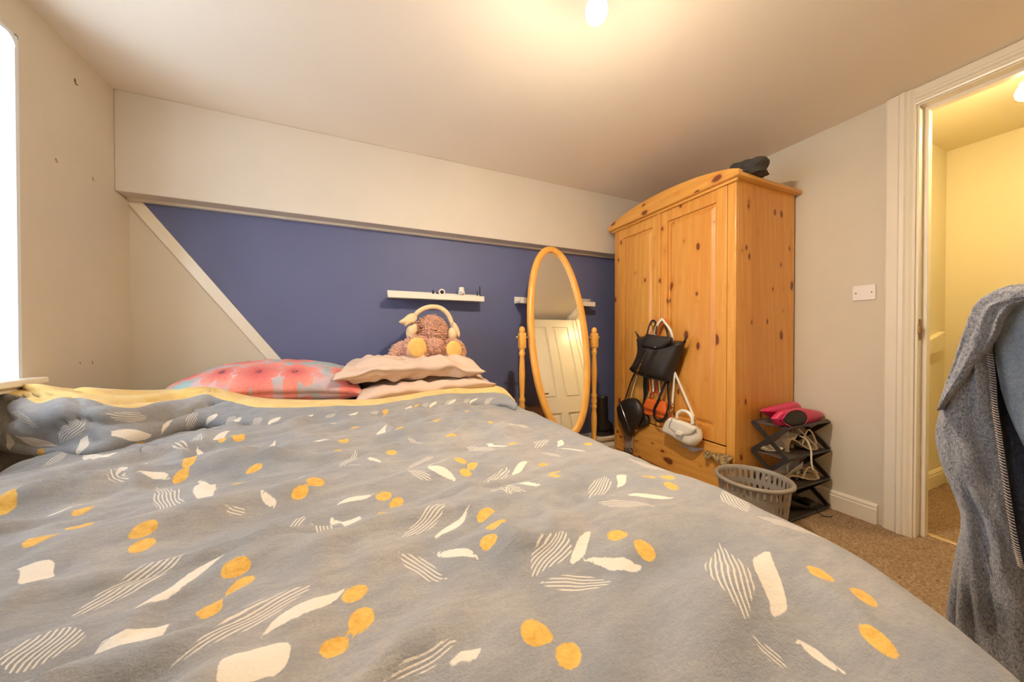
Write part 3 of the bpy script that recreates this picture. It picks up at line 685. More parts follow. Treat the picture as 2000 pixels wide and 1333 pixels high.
# ------------------------------------------------------------------ pillows
def pillow(c, sx, sy, th, rotz=0, tilt=0, roll=0, seed=1, n=56, base=None, sag=None, crease=.008, pinch=.08):
    u = np.linspace(-1, 1, n); Ug, Vg = np.meshgrid(u, u, indexing='ij')
    pr = (np.clip(1-np.abs(Ug)**3.2, 0, 1)*np.clip(1-np.abs(Vg)**3.0, 0, 1))**.52
    edge = 1-pinch*(np.abs(Ug)**2*(1-.0)*0+1)*0
    inx = 1-pinch*(1-Vg**2)*np.abs(Ug)**6; iny = 1-pinch*(1-Ug**2)*np.abs(Vg)**6
    V = []; UVp = []
    for s in (1, -1):
        z = s*pr*th/2*(1 if s > 0 else .8)
        cr = crease*(vnoise(Ug*3.2+seed, Vg*5+Ug*2, seed)*1.6+vnoise(Ug*8+seed, Vg*9+Ug*6, seed+1)*.9)*np.clip(pr*1.6, 0, 1)
        z = z+cr+crease*1.5*vnoise(Ug*4+seed, Vg*4, seed+7)*(1-pr)
        V.append(np.stack([Ug*sx/2*inx, Vg*sy/2*iny, z], -1).reshape(-1, 3)); UVp.append(np.stack([Ug*sx/2, Vg*sy/2], -1).reshape(-1, 2))
    P = np.concatenate(V); UVp = np.concatenate(UVp)
    f = gridfaces(n, n); N = n*n
    f2 = [tuple(N+i for i in q[::-1]) for q in f]
    bord = [i*n for i in range(n)]+[(n-1)*n+j for j in range(1, n)]+[i*n+n-1 for i in range(n-2, -1, -1)]+[j for j in range(n-2, 0, -1)]
    f3 = [(bord[i], bord[(i+1) % len(bord)], N+bord[(i+1) % len(bord)], N+bord[i]) for i in range(len(bord))]
    R = np.array((Matrix.Rotation(rotz, 3, 'Z') @ Matrix.Rotation(roll, 3, 'Y') @ Matrix.Rotation(tilt, 3, 'X')))
    if sag is not None: P[:, 2] += sag(P[:, 0]/sx*2, P[:, 1]/sy*2)
    P = P @ R.T+np.array(c)
    return (P, f+f2+f3), UVp
vf, uv = pillow((-.45, 2.05, .722), .85, .46, .21, math.radians(2), math.radians(6), 0, 3, n=150, sag=lambda x, y: -.035*x*x-.02*np.clip(-x-.4, 0, 1))
fp = tag(obj('pillow', vf, M['floral'], None, True), 'pillow printed with coral flowers on blue grey, against the grey wall', 'pillow')
fl = np.full(len(uv), .05); core = np.full(len(uv), .05); rad = np.zeros(len(uv)); fl2 = np.full(len(uv), .05)
for (cx, cy, R_, ph) in ((-.03, -.145, .135, .2), (.115, -.15, .105, .7), (-.17, -.13, .09, .1), (.33, -.09, .085, .4), (-.31, -.06, .10, 1.), (-.12, .05, .11, .3), (.36, -.19, .08, .1), (.10, .08, .10, .5)):
    dx, dy = uv[:, 0]-cx, uv[:, 1]-cy; r = np.hypot(dx, dy); a = np.arctan2(dy, dx)
    R_ = R_*.95; lim = R_*(.52+.48*np.abs(np.cos(3*(a+ph)))**.6); d = r-lim
    rad = np.where(d < fl, np.clip(r/R_, 0, 1), rad); fl2 = np.minimum(np.maximum(fl, d), fl2); fl = np.minimum(fl, d); core = np.minimum(core, r-.013)
fl = np.maximum(fl, .006-(fl2-fl)); fset(fp, 'leaf', fl); fset(fp, 'dot', core); fset(fp, 'stripe', rad)
# two pale pink pillows stacked
vf, uv = pillow((.31, 1.985, .676), .74, .44, .125, math.radians(-3), math.radians(3), math.radians(-3), 11, crease=.024)
tag(obj('pillow', vf, M['pinkpillow'], None, True), 'pale pink pillow, the lower of the two under the plush bear', 'pillow')
vf, uv = pillow((.235, 1.99, .790), .78, .43, .105, math.radians(-4), math.radians(2), math.radians(1), 17, crease=.030, sag=lambda x, y: -.035*np.clip(-x-.45, 0, 1)/.55+.006*np.sin(x*5))
tag(obj('pillow', vf, M['pinkpillow'], None, True), 'pale pink pillow, the upper of the two under the plush bear', 'pillow')
# ------------------------------------------------------------------ wardrobe
WX0, WX1, WYA, WYZ, WH = 1.817, 2.362, 1.152, 2.108, 1.81
wd = thing('wardrobe', ((WX0+WX1)/2, (WYA+WYZ)/2, 0), 'knotty pine wardrobe with two panelled doors, a drawer and an arched top', 'wardrobe')
t = .022
obj('side_panel', box(WX0+.02, WX1, WYA, WYA+t, 0, WH, .002), M['pine_v'], wd)
obj('side_panel', box(WX0+.02, WX1, WYZ-t, WYZ, 0, WH, .002), M['pine_v'], wd)
obj('back_panel', box(WX1-.012, WX1, WYA+t, WYZ-t, .04, WH), M['pine_v'], wd)
obj('top_board', box(WX0+.02, WX1-.012, WYA+t, WYZ-t, WH-.02, WH), M['pine_h'], wd)
obj('bottom_board', box(WX0+.02, WX1-.012, WYA+t, WYZ-t, .36, .38), M['pine_h'], wd)
obj('stile', box(WX0, WX0+.02, WYA, WYA+.048, 0, WH, .004), M['pine_v'], wd)
obj('stile', box(WX0, WX0+.02, WYZ-.03, WYZ, 0, WH, .004), M['pine_v'], wd)
DZ0, DZ1 = .352, WH-.012
ymid = 1.66
def panel_door(y0, y1, first):
    sw_ = .062
    fr = join(box(WX0-.002, WX0+.018, y0, y0+sw_, DZ0, DZ1, .003), box(WX0-.002, WX0+.018, y1-sw_, y1, DZ0, DZ1, .003), box(WX0-.001, WX0+.018, y0+sw_, y1-sw_, DZ1-.075, DZ1, .003), box(WX0-.001, WX0+.018, y0+sw_, y1-sw_, DZ0, DZ0+.085, .003))
    d = obj('door', fr, M['pine_v'], wd)
    a, b, z0, z1 = y0+sw_, y1-sw_, DZ0+.085, DZ1-.075
    # raised and fielded panel
    ins = [(0, .011), (.012, .012), (.030, .004), (.034, .003)]
    V = []
    for i, dx in ins: V += [(WX0+dx, a+i, z0+i), (WX0+dx, b-i, z0+i), (WX0+dx, b-i, z1-i), (WX0+dx, a+i, z1-i)]
    Fc = [(k*4+j, k*4+(j+1) % 4, (k+1)*4+(j+1) % 4, (k+1)*4+j) for k in range(3) for j in range(4)]+[(12, 13, 14, 15)]
    obj('panel', (V, Fc), M['pine_v'], d)
    return d
dl = panel_door(ymid+.002, WYZ-.031, True); drr = panel_door(WYA+.049, ymid-.002, False)
obj('cover_strip', box(WX0-.012, WX0-.001, ymid-.014, ymid+.014, DZ0, DZ1, .004), M['pine_v'], wd)
KN = []
for dd, (px, py) in ((dl, (1277, 634)), (drr, (1291.5, 634))):
    k = onX(px, py, WX0-.02); KN.append(k)
    obj('knob', lathe([(.007, 0), (.007, .012), (.015, .018), (.017, .026), (.013, .034), (0, .037)], (WX0-.002, k.y, k.z), 18, (-1, 0, 0)), M['mwood'], dd, True)
dw = obj('drawer', box(WX0-.004, WX0+.016, WYA+.049, WYZ-.031, .075, DZ0-.008, .004), M['pine_h'], wd)
obj('drawer_box', box(WX0+.016, WX1-.05, WYA+.07, WYZ-.05, .09, DZ0-.05), M['pine_x'], dw)
obj('plinth', box(WX0+.004, WX0+.02, WYA+.048, WYZ-.03, 0, .07), M['pine_h'], wd)
# cornice: moulded board with overhang, plus the arched pediment along the front edge
obj('cornice', box(WX0-.035, WX1+.008, WYA-.035, WYZ+.035, WH, WH+.022, .006), M['pine_x'], wd, 'auto')
ar = []; y0, y1 = WYA-.036, WYZ+.036
for k in range(33):
    f = k/32; ar.append((WX0-.037, y0+(y1-y0)*f, WH+.030+.078*(1-(2*f-1)**2)**.8))
ar = [(WX0-.037, y0, WH+.004)]+ar+[(WX0-.037, y1, WH+.004)]
obj('pediment', prism(ar, (.030, 0, 0)), M['pine_h'], wd)
obj('bead', box(WX0-.016, WX0+.002, WYA-.014, WYZ+.014, WH-.016, WH+.001, .005), M['pine_h'], wd, 'auto')
# dark cloth bag on top of the wardrobe
c = [(1425, 334), (1434, 322), (1460, 313), (1492, 305), (1495, 312), (1489, 325), (1494, 336), (1492, 347), (1470, 352), (1445, 346)]
XH = WX0+.10
ol = [onX(a, b, XH) for a, b in c]
vf = puff(ol, (-1, 0, 0), .05, .09, 9, 2.0)
vv = []
for p in vf[0]:
    p = Vector(p); s_ = .012*math.sin((p.z*2.2+p.y)*75); vv.append((p.x-s_*.6, p.y, max(p.z, WH+.0225)))
hat = thing('cloth_bag', (XH+.02, 1.3, WH+.022), 'dark grey crumpled cloth bag lying on top of the pine wardrobe', 'bag')
obj('body', (vv, vf[1]), M['cap'], hat, True)
obj('base_fold', puff([(XH+.02+.09*math.cos(a), ol[8].y+.07+.09*math.sin(a), WH+.045) for a in [2*math.pi*k/14 for k in range(14)]], (0, 0, 1), .03, .0225, 6), M['cap'], hat, True)
# ------------------------------------------------------------------ bags hanging on the wardrobe knobs
FX = WX0-.004
def wp(x, y, off=.03): return onX(1190+x/4.1667, 600+y/4.1667, FX-off)
NX = (-1, 0, 0)
def strap(pts, hw=.008, th=.0015, n=30): return tube(spline(pts, n), .01, 8, False, (hw, th), NX)
# black backpack
bk = thing('backpack', wp(400, 600, .03), 'black leather backpack with a flap hanging from the wardrobe knobs', 'bag')
body = [wp(a, b, .05) for a, b in ((237, 242), (300, 238), (400, 255), (500, 270), (612, 284), (606, 330), (575, 430), (540, 520), (505, 598), (440, 605), (330, 578), (250, 555), (180, 520), (200, 480), (238, 400), (252, 330))]
vf = puff(body, NX, .055, .043, 9, 3.2, n=80); vf = ([(p[0]+.004*math.sin(p[1]*60+p[2]*35), p[1], p[2]) for p in vf[0]], vf[1])
obj('body', vf, M['leather'], bk, True)
obj('base_piping', tube(spline([wp(a, b, .085) for a, b in ((182, 524), (250, 552), (340, 578), (440, 602), (500, 598))], 24), .0045, 8), M['leather_strap'], bk, True)
fl_ = [wp(a, b, .108) for a, b in ((302, 216), (400, 232), (512, 250), (500, 290), (470, 318), (430, 338), (380, 346), (300, 335), (258, 318), (270, 270))]
fo = obj('flap', puff(fl_, NX, .012, .010, 5, 3), M['leather'], bk, True)
for a, b in ((343, 224), (372, 328)): obj('stud', lathe([(.004, 0), (.004, .002), (.002, .003)], wp(a, b, .118), 12, NX), M['chrome'], fo)
for a, b, c_, d_ in ((237, 242, 210, 197), (612, 286, 630, 232)): obj('top_corner', tube([wp(a, b, .05), wp((a+c_)/2, (b+d_)/2, .055), wp(c_, d_, .06)], [.009, .006, .003], 8), M['leather'], bk, True)
obj('zip', tube(spline([wp(306, 366, .112), wp(275, 425, .113), wp(250, 470, .108)], 12), .0025, 6), M['chrome'], bk)
obj('zip_tassel', join(tube(spline([wp(255, 462, .112), wp(240, 500, .11), wp(228, 535, .10)], 8), [.004]*4+[.006]*5, 8), tube([wp(236, 508, .116), wp(230, 536, .110)], .004, 6)), M['gold'], bk, True)
obj('grab_handle', strap([wp(308, 225, .07), wp(322, 165, .06), wp(345, 115, .045), wp(372, 118, .045), wp(378, 150, .05)], .006, .0025), M['leather_strap'], bk, True)
obj('grab_handle', strap([wp(378, 220, .07), wp(390, 150, .055), wp(420, 108, .045), wp(450, 125, .05), wp(478, 240, .08)], .006, .0025), M['leather_strap'], bk, True)
obj('shoulder_strap', strap([wp(295, 560, .03), wp(292, 640, .025), wp(296, 720, .02), wp(290, 790, .03), wp(300, 800, .03)], .018, .002), M['leather_strap'], bk, True)
obj('shoulder_strap', strap([wp(470, 590, .05), wp(440, 660, .05), wp(400, 760, .06), wp(365, 840, .062), wp(372, 905, .06), wp(410, 930, .062), wp(455, 900, .055), wp(485, 800, .045), wp(482, 690, .035), wp(480, 600, .03)], .0085, .0014, 50), M['leather_strap'], bk, True)
obj('strap_buckle', tube([wp(490+12*math.cos(a), 852+18*math.sin(a), .066) for a in [2*math.pi*k/14 for k in range(14)]], .002, 6, True), M['chrome'], bk)
# white and orange carry loop over the right knob
lp = thing('carry_loop', wp(450, 250, .03), 'white and orange woven carry loop over the wardrobe knob', 'strap')
obj('white_band', strap([wp(372, 235, .03), wp(385, 160, .055), wp(425, 103, .06), wp(455, 130, .065), wp(500, 200, .075), wp(516, 275, .06)], .008, .0015), M['white_leather'], lp, True)
obj('orange_band', strap([wp(395, 240, .03), wp(402, 180, .04), wp(440, 108, .045), wp(470, 120, .05), wp(482, 200, .035)], .006, .0015), M['orange'], lp, True)
# black crescent bag
cb = thing('crossbody_bag', wp(180, 1050, .03), 'black half-moon leather bag on a thin strap below the backpack', 'bag')
body = [wp(a, b, .045) for a, b in ((66, 812), (95, 770), (150, 745), (210, 742), (250, 770), (278, 830), (280, 890), (255, 940), (220, 985), (185, 1005), (178, 1060), (140, 1035), (115, 970), (85, 900))]
obj('body', puff(body, NX, .04, .038, 8, 2.6, n=72), M['leather'], cb, True)
obj('zip', tube(spline([wp(90, 795, .078), wp(115, 860, .086), wp(140, 930, .086), wp(166, 998, .07)], 16), .0018, 6), M['chrome'], cb)
obj('zip_pull', join(tube([wp(200, 1000, .07), wp(218, 1010, .07)], .005, 8), tube([wp(218, 1010, .07), wp(228, 1000, .07)], .003, 8)), M['chrome'], cb, True)
obj('side_gusset', puff([wp(a, b, .02) for a, b in ((262, 800), (300, 860), (325, 925), (310, 965), (270, 985), (240, 980))], NX, .015, .016, 5, 2.5), M['leather'], cb, True)
obj('strap', strap([wp(130, 752, .045), wp(150, 690, .04), wp(180, 600, .03), wp(210, 535, .03)], .006, .0015), M['leather_strap'], cb, True)
obj('strap', strap([wp(175, 745, .03), wp(200, 640, .022), wp(225, 560, .02)], .004, .0015), M['beige'], cb, True)
obj('strap_ring', tube([wp(128+9*math.cos(a), 752+10*math.sin(a), .048) for a in [2*math.pi*k/12 for k in range(12)]], .002, 6, True), M['chrome'], cb)
# grey tag with a square spiral mark, hanging below
tg = thing('hanging_tag', wp(155, 1195, .01), 'grey fabric strap end with a black square spiral mark below the half-moon bag', 'strap')
obj('strap', puff([wp(a, b, .016) for a, b in ((125, 1010), (175, 1010), (196, 1020), (195, 1100), (192, 1195), (160, 1205), (118, 1190), (125, 1110))], NX, .006, .006, 4, 4), M['card'], tg, True)
def sq_spiral(pts, off=.0232): return join(*[tube([wp(a[0], a[1], off), wp(b[0], b[1], off)], .0024, 6) for a, b in zip(pts[:-1], pts[1:])])
obj('square_spiral', join(sq_spiral([(150, 1185), (124, 1180), (124, 1148), (152, 1152), (150, 1172), (136, 1170)]), sq_spiral([(160, 1150), (186, 1154), (186, 1188), (158, 1186), (160, 1168), (174, 1170)])), M['ink'], tg)
# orange bag
ob = thing('shoulder_bag', wp(380, 910, .02), 'small orange flap bag hanging behind the backpack straps', 'bag')
obj('body', puff([wp(a, b, .028) for a, b in ((290, 800), (282, 868), (360, 890), (440, 915), (490, 925), (500, 880), (480, 800), (380, 770), (310, 745))], NX, .018, .026, 6, 3.5), M['orange'], ob, True)
obj('flap', puff([wp(a, b, .045) for a, b in ((305, 742), (390, 758), (462, 772), (468, 800), (470, 876), (410, 858), (330, 836), (274, 815), (285, 775))], NX, .012, .008, 5, 3.5), M['orange'], ob, True)
obj('trim', strap([wp(276, 822, .05), wp(340, 845, .054), (wp(420, 868, .054)), wp(470, 880, .05)], .004, .001), M['orange_dark'], ob)
obj('top_handle', tube(spline([wp(335, 745, .03), wp(345, 705, .03), wp(385, 692, .03), wp(408, 710, .03), wp(412, 760, .03)], 16), .0055, 8), M['orange_dark'], ob, True)
for i, x in enumerate((326, 352, 382, 404)):
    obj('strap', strap([wp(x, 590, .022), wp(x+4, 640, .02), wp(x+6, 700, .02)], .006, .0015, 8), M[('orange', 'white_leather', 'orange_dark', 'beige')[i]], ob)
obj('chain', join(*[tube([wp(310+i*7+5*math.cos(a), 735-i*14+8*math.sin(a), .034) for a in [2*math.pi*k/10 for k in range(10)]], .0016, 6, True) for i in range(4)]), M['gold'], ob)
# white mini bag
wbg = thing('mini_bag', wp(600, 1110, .03), 'small white top-handle bag with a long strap hanging on the wardrobe door', 'bag')
body = [wp(a, b, .05) for a, b in ((500, 895), (600, 930), (700, 968), (735, 990), (752, 1040), (745, 1095), (685, 1135), (600, 1100), (520, 1050), (440, 1008), (450, 960), (475, 915))]
obj('body', puff(body, NX, .042, .044, 8, 3.2, n=72), M['white_leather'], wbg, True)
fo = obj('flap', puff([wp(a, b, .09) for a, b in ((508, 902), (610, 940), (708, 980), (695, 1020), (660, 1045), (600, 1048), (545, 1030), (490, 990), (485, 965))], NX, .010, .012, 5, 3.5), M['white_leather'], wbg, True)
obj('clasp', puff([wp(a, b, .106) for a, b in ((545, 1000), (595, 1018), (590, 1052), (535, 1034))], NX, .006, .006, 4, 5), M['white_leather'], fo, True)
obj('top_handle', tube(spline([wp(552, 908, .06), wp(556, 868, .062), (wp(592, 845, .064)), wp(640, 858, .064), wp(675, 905, .062), wp(678, 955, .06)], 30), .0095, 12), M['white_leather'], wbg, True)
obj('strap', strap([wp(512, 815, .05), wp(520, 690, .05), wp(532, 538, .05)], .0055, .0018, 16), M['white_leather'], wbg)
obj('strap', strap([wp(532, 532, .05), wp(600, 690, .05), wp(660, 830, .055), wp(690, 905, .058)], .007, .0018, 16), M['white_leather'], wbg)
for links in (((510, 790), (512, 807), (512, 824), (510, 841), (508, 858), (512, 875), (516, 892)), ((692, 905), (698, 920), (705, 934), (712, 948), (720, 962), (728, 976))):
    obj('chain', join(*[tube([wp(x+6*math.cos(a), y+12*math.sin(a), .06) for a in [2*math.pi*k/10 for k in range(10)]], .0018, 6, True) for x, y in links]), M['gold'], wbg)
obj('charm', join(ellipsoid(wp(514, 812, .068), (.004, .009, .009), 12, 8), tube([wp(492+14*math.cos(a), 855+16*math.sin(a), .07) for a in [2*math.pi*k/12 for k in range(12)]], .002, 6, True)), M['gold'], wbg, True)
# red trinket behind the chain
# cloths caught in the drawer
cm = thing('camo_cloth', wp(880, 1290, .0), 'brown patterned cloth hanging out of the wardrobe drawer', 'cloth')
V = []; nu_, nv_ = 26, 12
tp = spline([wp(a, b, .006) for a, b in ((785, 1165), (850, 1185), (920, 1195), (995, 1210))], nu_-1)
bt = spline([wp(a, b, .035) for a, b in ((772, 1215), (800, 1238), (850, 1222), (895, 1290), (935, 1305), (975, 1290), (1000, 1225))], nu_-1)
for i in range(nu_):
    for j in range(nv_):
        f = j/(nv_-1); p = tp[i].lerp(bt[i], f); V.append((p.x-.012*math.sin(i*.9)*f-.012*math.sin(f*math.pi), p.y, p.z))
co = obj('cloth', (V, gridfaces(nu_, nv_)), M['camo'], cm, True); so = co.modifiers.new('thickness', 'SOLIDIFY'); so.thickness = .004
gc = thing('grey_cloth', wp(660, 1180, .0), 'scrap of grey cloth poking out of the drawer under the white bag', 'cloth')
V = []; nu_, nv_ = 16, 8
tp = spline([wp(a, b, .004) for a, b in ((572, 1105), (650, 1130), (760, 1150))], nu_-1); bt = spline([wp(a, b, .016) for a, b in ((580, 1120), (640, 1160), (680, 1180), (765, 1158))], nu_-1)
for i in range(nu_):
    for j in range(nv_): f = j/(nv_-1); p = tp[i].lerp(bt[i], f); V.append((p.x-.006*math.sin(i*1.3)*f, p.y, p.z))
co = obj('cloth', (V, gridfaces(nu_, nv_)), M['clear'], gc, True); so = co.modifiers.new('thickness', 'SOLIDIFY'); so.thickness = .004
# ------------------------------------------------------------------ cheval mirror
MC = Vector((1.165, 1.885, .955)); TILT = math.radians(11.5); MYAW = math.radians(-4)
cv = thing('cheval_mirror', (MC.x, MC.y, 0), 'oval cheval mirror in a honey wood frame on turned posts', 'mirror')
Mz = Matrix.Translation((MC.x, MC.y, 0)) @ Matrix.Rotation(MYAW, 4, 'Z')
Mt = Matrix.Translation(MC) @ Matrix.Rotation(MYAW, 4, 'Z') @ Matrix.Rotation(-TILT, 4, 'X')
RA, RBz, FWD = .222, .652, .046
prof = [(0, .010), (.004, -.006), (.012, -.012), (.034, -.012), (.042, -.006), (.046, .004), (.046, .016), (0, .018)]    # (from inner edge, depth towards viewer)
V, Fc = [], []; n = 96; K = len(prof)
for i in range(n):
    a = 2*math.pi*i/n
    nxv = Vector((math.cos(a)/ (RA-FWD), 0, math.sin(a)/(RBz-FWD))).normalized()
    pin = Vector(((RA-FWD)*math.cos(a), 0, (RBz-FWD)*math.sin(a)))
    for d, y in prof: q = pin+nxv*d; V.append(Mt @ Vector((q.x, y, q.z)))
for i in range(n):
    for k in range(K): Fc.append((i*K+k, i*K+(k+1) % K, ((i+1) % n)*K+(k+1) % K, ((i+1) % n)*K+k))
obj('frame', (V, Fc), M['mwood'], cv, 'auto')
gl = [Mt @ Vector(((RA-FWD+.002)*math.cos(2*math.pi*i/n), .006, (RBz-FWD+.002)*math.sin(2*math.pi*i/n))) for i in range(n)]
obj('mirror_glass', prism([tuple(p) for p in gl], tuple((Mt.to_3x3() @ Vector((0, .004, 0))))), M['mirror'], cv)
obj('backing_board', prism([tuple(Mt @ Vector(((RA-FWD+.01)*math.cos(2*math.pi*i/n), .011, (RBz-FWD+.01)*math.sin(2*math.pi*i/n)))) for i in range(n)], tuple((Mt.to_3x3() @ Vector((0, .008, 0))))), M['pine_x'], cv)
for s in (-1, 1):
    x = s*.268; c0 = Mz @ Vector((x, 0, 0))
    pr = [(.02, .115), (.022, .16), (.016, .19), (.022, .20), (.022, .23), (.015, .245), (.021, .30), (.024, .36), (.024, .40), (.021, .44), (.018, .46), (.024, .468), (.024, .485), (.017, .495), (.024, .505), (.024, .525), (.018, .535), (.025, .545), (.025, .56), (.017, .575), (.022, .66), (.024, .72), (.02, .80), (.0175, .835), (.024, .845), (.024, .86), (.018, .868), (.023, .878), (.02, .89)]
    po_ = obj('post', lathe([(r*.82, z) for r, z in pr], (c0.x, c0.y, 0), 20), M['mwood'], cv, True)
    bb = box(x-.022, x+.022, -.022, .022, .885, .985, .006)
    obj('post_block', xform(bb, Mz), M['mwood'], po_, 'auto')
    obj('finial', lathe([(.016, .983), (.018, .99), (.02, 1.0), (.017, 1.015), (.008, 1.024), (0, 1.026)], (c0.x, c0.y, 0), 20), M['mwood'], po_, True)
    kb = Mz @ Vector((x+s*.022, 0, .955)); ke = Mz.to_3x3() @ Vector((s, 0, 0))
    obj('pivot_knob', lathe([(.004, 0), (.004, .008), (.010, .010), (.011, .016), (.006, .02)], kb, 14, ke), M['chrome'], cv, True)
    pin = Mz @ Vector((s*(RA-.005), 0, .955)); obj('pivot_pin', tube([pin, kb], .005, 8), M['chrome'], cv)
    # arched foot running front to back
    ft = []
    for k in range(17):
        f = k/16; y = -.23+.46*f; ft.append((y, .03+.095*math.sin(f*math.pi)**1.2))
    lo = [(y, max(0, h-.045-.004)*1.0 if 2 < k < 14 else 0) for k, (y, h) in enumerate(ft)]
    poly = [Mz @ Vector((x-.017, y, h)) for y, h in ft]+[Mz @ Vector((x-.017, y, h)) for y, h in lo[::-1]]
    obj('foot', prism([tuple(p) for p in poly], tuple(Mz.to_3x3() @ Vector((.034, 0, 0)))), M['mwood'], cv)
obj('stretcher', xform(tube([(-.25, 0, .2), (-.12, 0, .2), (0, 0, .2), (.12, 0, .2), (.25, 0, .2)], [.012, .016, .02, .016, .012], 14), Mz), M['mwood'], cv, True)
# ------------------------------------------------------------------ picture ledges and their small things
def ledge_shelf(xa, xb, z, label):
    o = thing('picture_ledge', ((xa+xb)/2, YB, z), label, 'shelf')
    obj('shelf_board', box(xa, xb, YB-.105, YB, z-.016, z, .0015), M['shelf'], o)
    obj('front_lip', box(xa, xb, YB-.117, YB-.105, z-.022, z+.014, .0015), M['shelf'], o)
    obj('back_rail', box(xa, xb, YB-.014, YB, z, z+.035, .0015), M['shelf'], o)
    return o
a = onY(758, 575, YB-.117); b = onY(946, 581, YB-.117); SZ = (a.z+b.z)/2-.002
ledge_shelf(a.x, b.x, SZ, 'white picture ledge on the blue wall above the plush bear')
a2 = onY(1017, 587, YB-.117); b2 = onY(1163, 592, YB-.117); SZ2 = (a2.z+b2.z)/2-.002
ledge_shelf(a2.x, b2.x, SZ2, 'white picture ledge behind the cheval mirror')
# bottle
c = onY(901.5, 577, YB-.06); z = SZ
bt = thing('pill_bottle', (c.x, c.y, z), 'white plastic pill bottle with a teal and red label on the ledge', 'bottle')
obj('body', lathe([(.021, z), (.023, z+.003), (.023, z+.046), (.019, z+.054), (.016, z+.058)], (c.x, c.y, 0), 24), M['plastic'], bt, True)
obj('cap', lathe([(.019, z+.056), (.019, z+.072), (.017, z+.075)], (c.x, c.y, 0), 24), M['plastic'], bt, 'auto')
def arc_patch(a0, a1, z0, z1, r=.0234, n=10): 
    V = [(c.x+r*math.cos(a0+(a1-a0)*i/n), c.y+r*math.sin(a0+(a1-a0)*i/n), zz) for i in range(n+1) for zz in (z0, z1)]
    return V, [(2*i, 2*i+2, 2*i+3, 2*i+1) for i in range(n)]
obj('label_ring', join(arc_patch(-2.35, -1.7, z+.036, z+.042), arc_patch(-2.35, -2.2, z+.024, z+.04), arc_patch(-1.85, -1.7, z+.024, z+.04), arc_patch(-2.35, -1.7, z+.018, z+.024)), M['teal_label'], bt)
obj('label_spot', arc_patch(-1.6, -1.2, z+.01, z+.034), M['red_label'], bt)
# little camera
c = onY(861, 575, YB-.065); z = SZ
cmr = thing('webcam', (c.x, c.y, z), 'small dark camera with a white lens ring on the ledge', 'camera')
obj('body', box(c.x-.03, c.x+.018, c.y-.012, c.y+.016, z, z+.032, .004), M['black_plastic'], cmr, 'auto')
rc = Vector((c.x+.004, c.y-.016, z+.032))
obj('lens_ring', tube([rc+Vector((.017*math.cos(a), 0, .017*math.sin(a))) for a in [2*math.pi*k/24 for k in range(24)]], .0055, 10, True), M['plastic'], cmr, True)
obj('lens', lathe([(.013, 0), (.013, .006), (.009, .009), (0, .010)], rc+Vector((0, .004, 0)), 18, (0, -1, 0)), M['steel_dark'], cmr, True)
c = onY(846, 575, YB-.07)
tag(obj('figurine', join(ellipsoid((c.x, c.y, z+.022), (.008, .008, .012), 12, 8), ellipsoid((c.x, c.y, z+.038), (.006, .006, .007), 12, 8), lathe([(.011, z), (.011, z+.006), (.006, z+.01)], (c.x, c.y, 0), 14)), M['steel_dark'], None, True), 'tiny dark figurine beside the camera on the ledge', 'figurine')
for px, top_, nm in ((937.5, .092, 'tall'), (932.5, .055, 'short')):
    c = onY(px, 578, YB-.075)
    tag(obj('pen', tube([(c.x, c.y, SZ), (c.x, c.y+.006, SZ+top_*.93), (c.x, c.y+.0065, SZ+top_)], [.0035, .0035, .0015], 8), M['steel_dark'], None, True), 'thin dark %s pen standing at the end of the ledge' % ('taller' if nm == 'tall' else 'shorter'), 'pen')
c = onY(1146, 585, YB-.06); c.x = min(c.x, b2.x-.09)
ds = [(.03, SZ2), (.06, SZ2+.004), (.085, SZ2+.022), (.088, SZ2+.026), (.083, SZ2+.024), (.058, SZ2+.012), (0, SZ2+.010)]
vf = lathe(ds, (0, 0, 0), 32); vf = ([(c.x+p[0], YB-.06+p[1]*.48, SZ2+(p[2]-SZ2)*1.35) for p in vf[0]], vf[1])
tag(obj('dish', vf, M['stoneware'], None, True), 'shallow white oval dish on the ledge behind the mirror', 'dish')
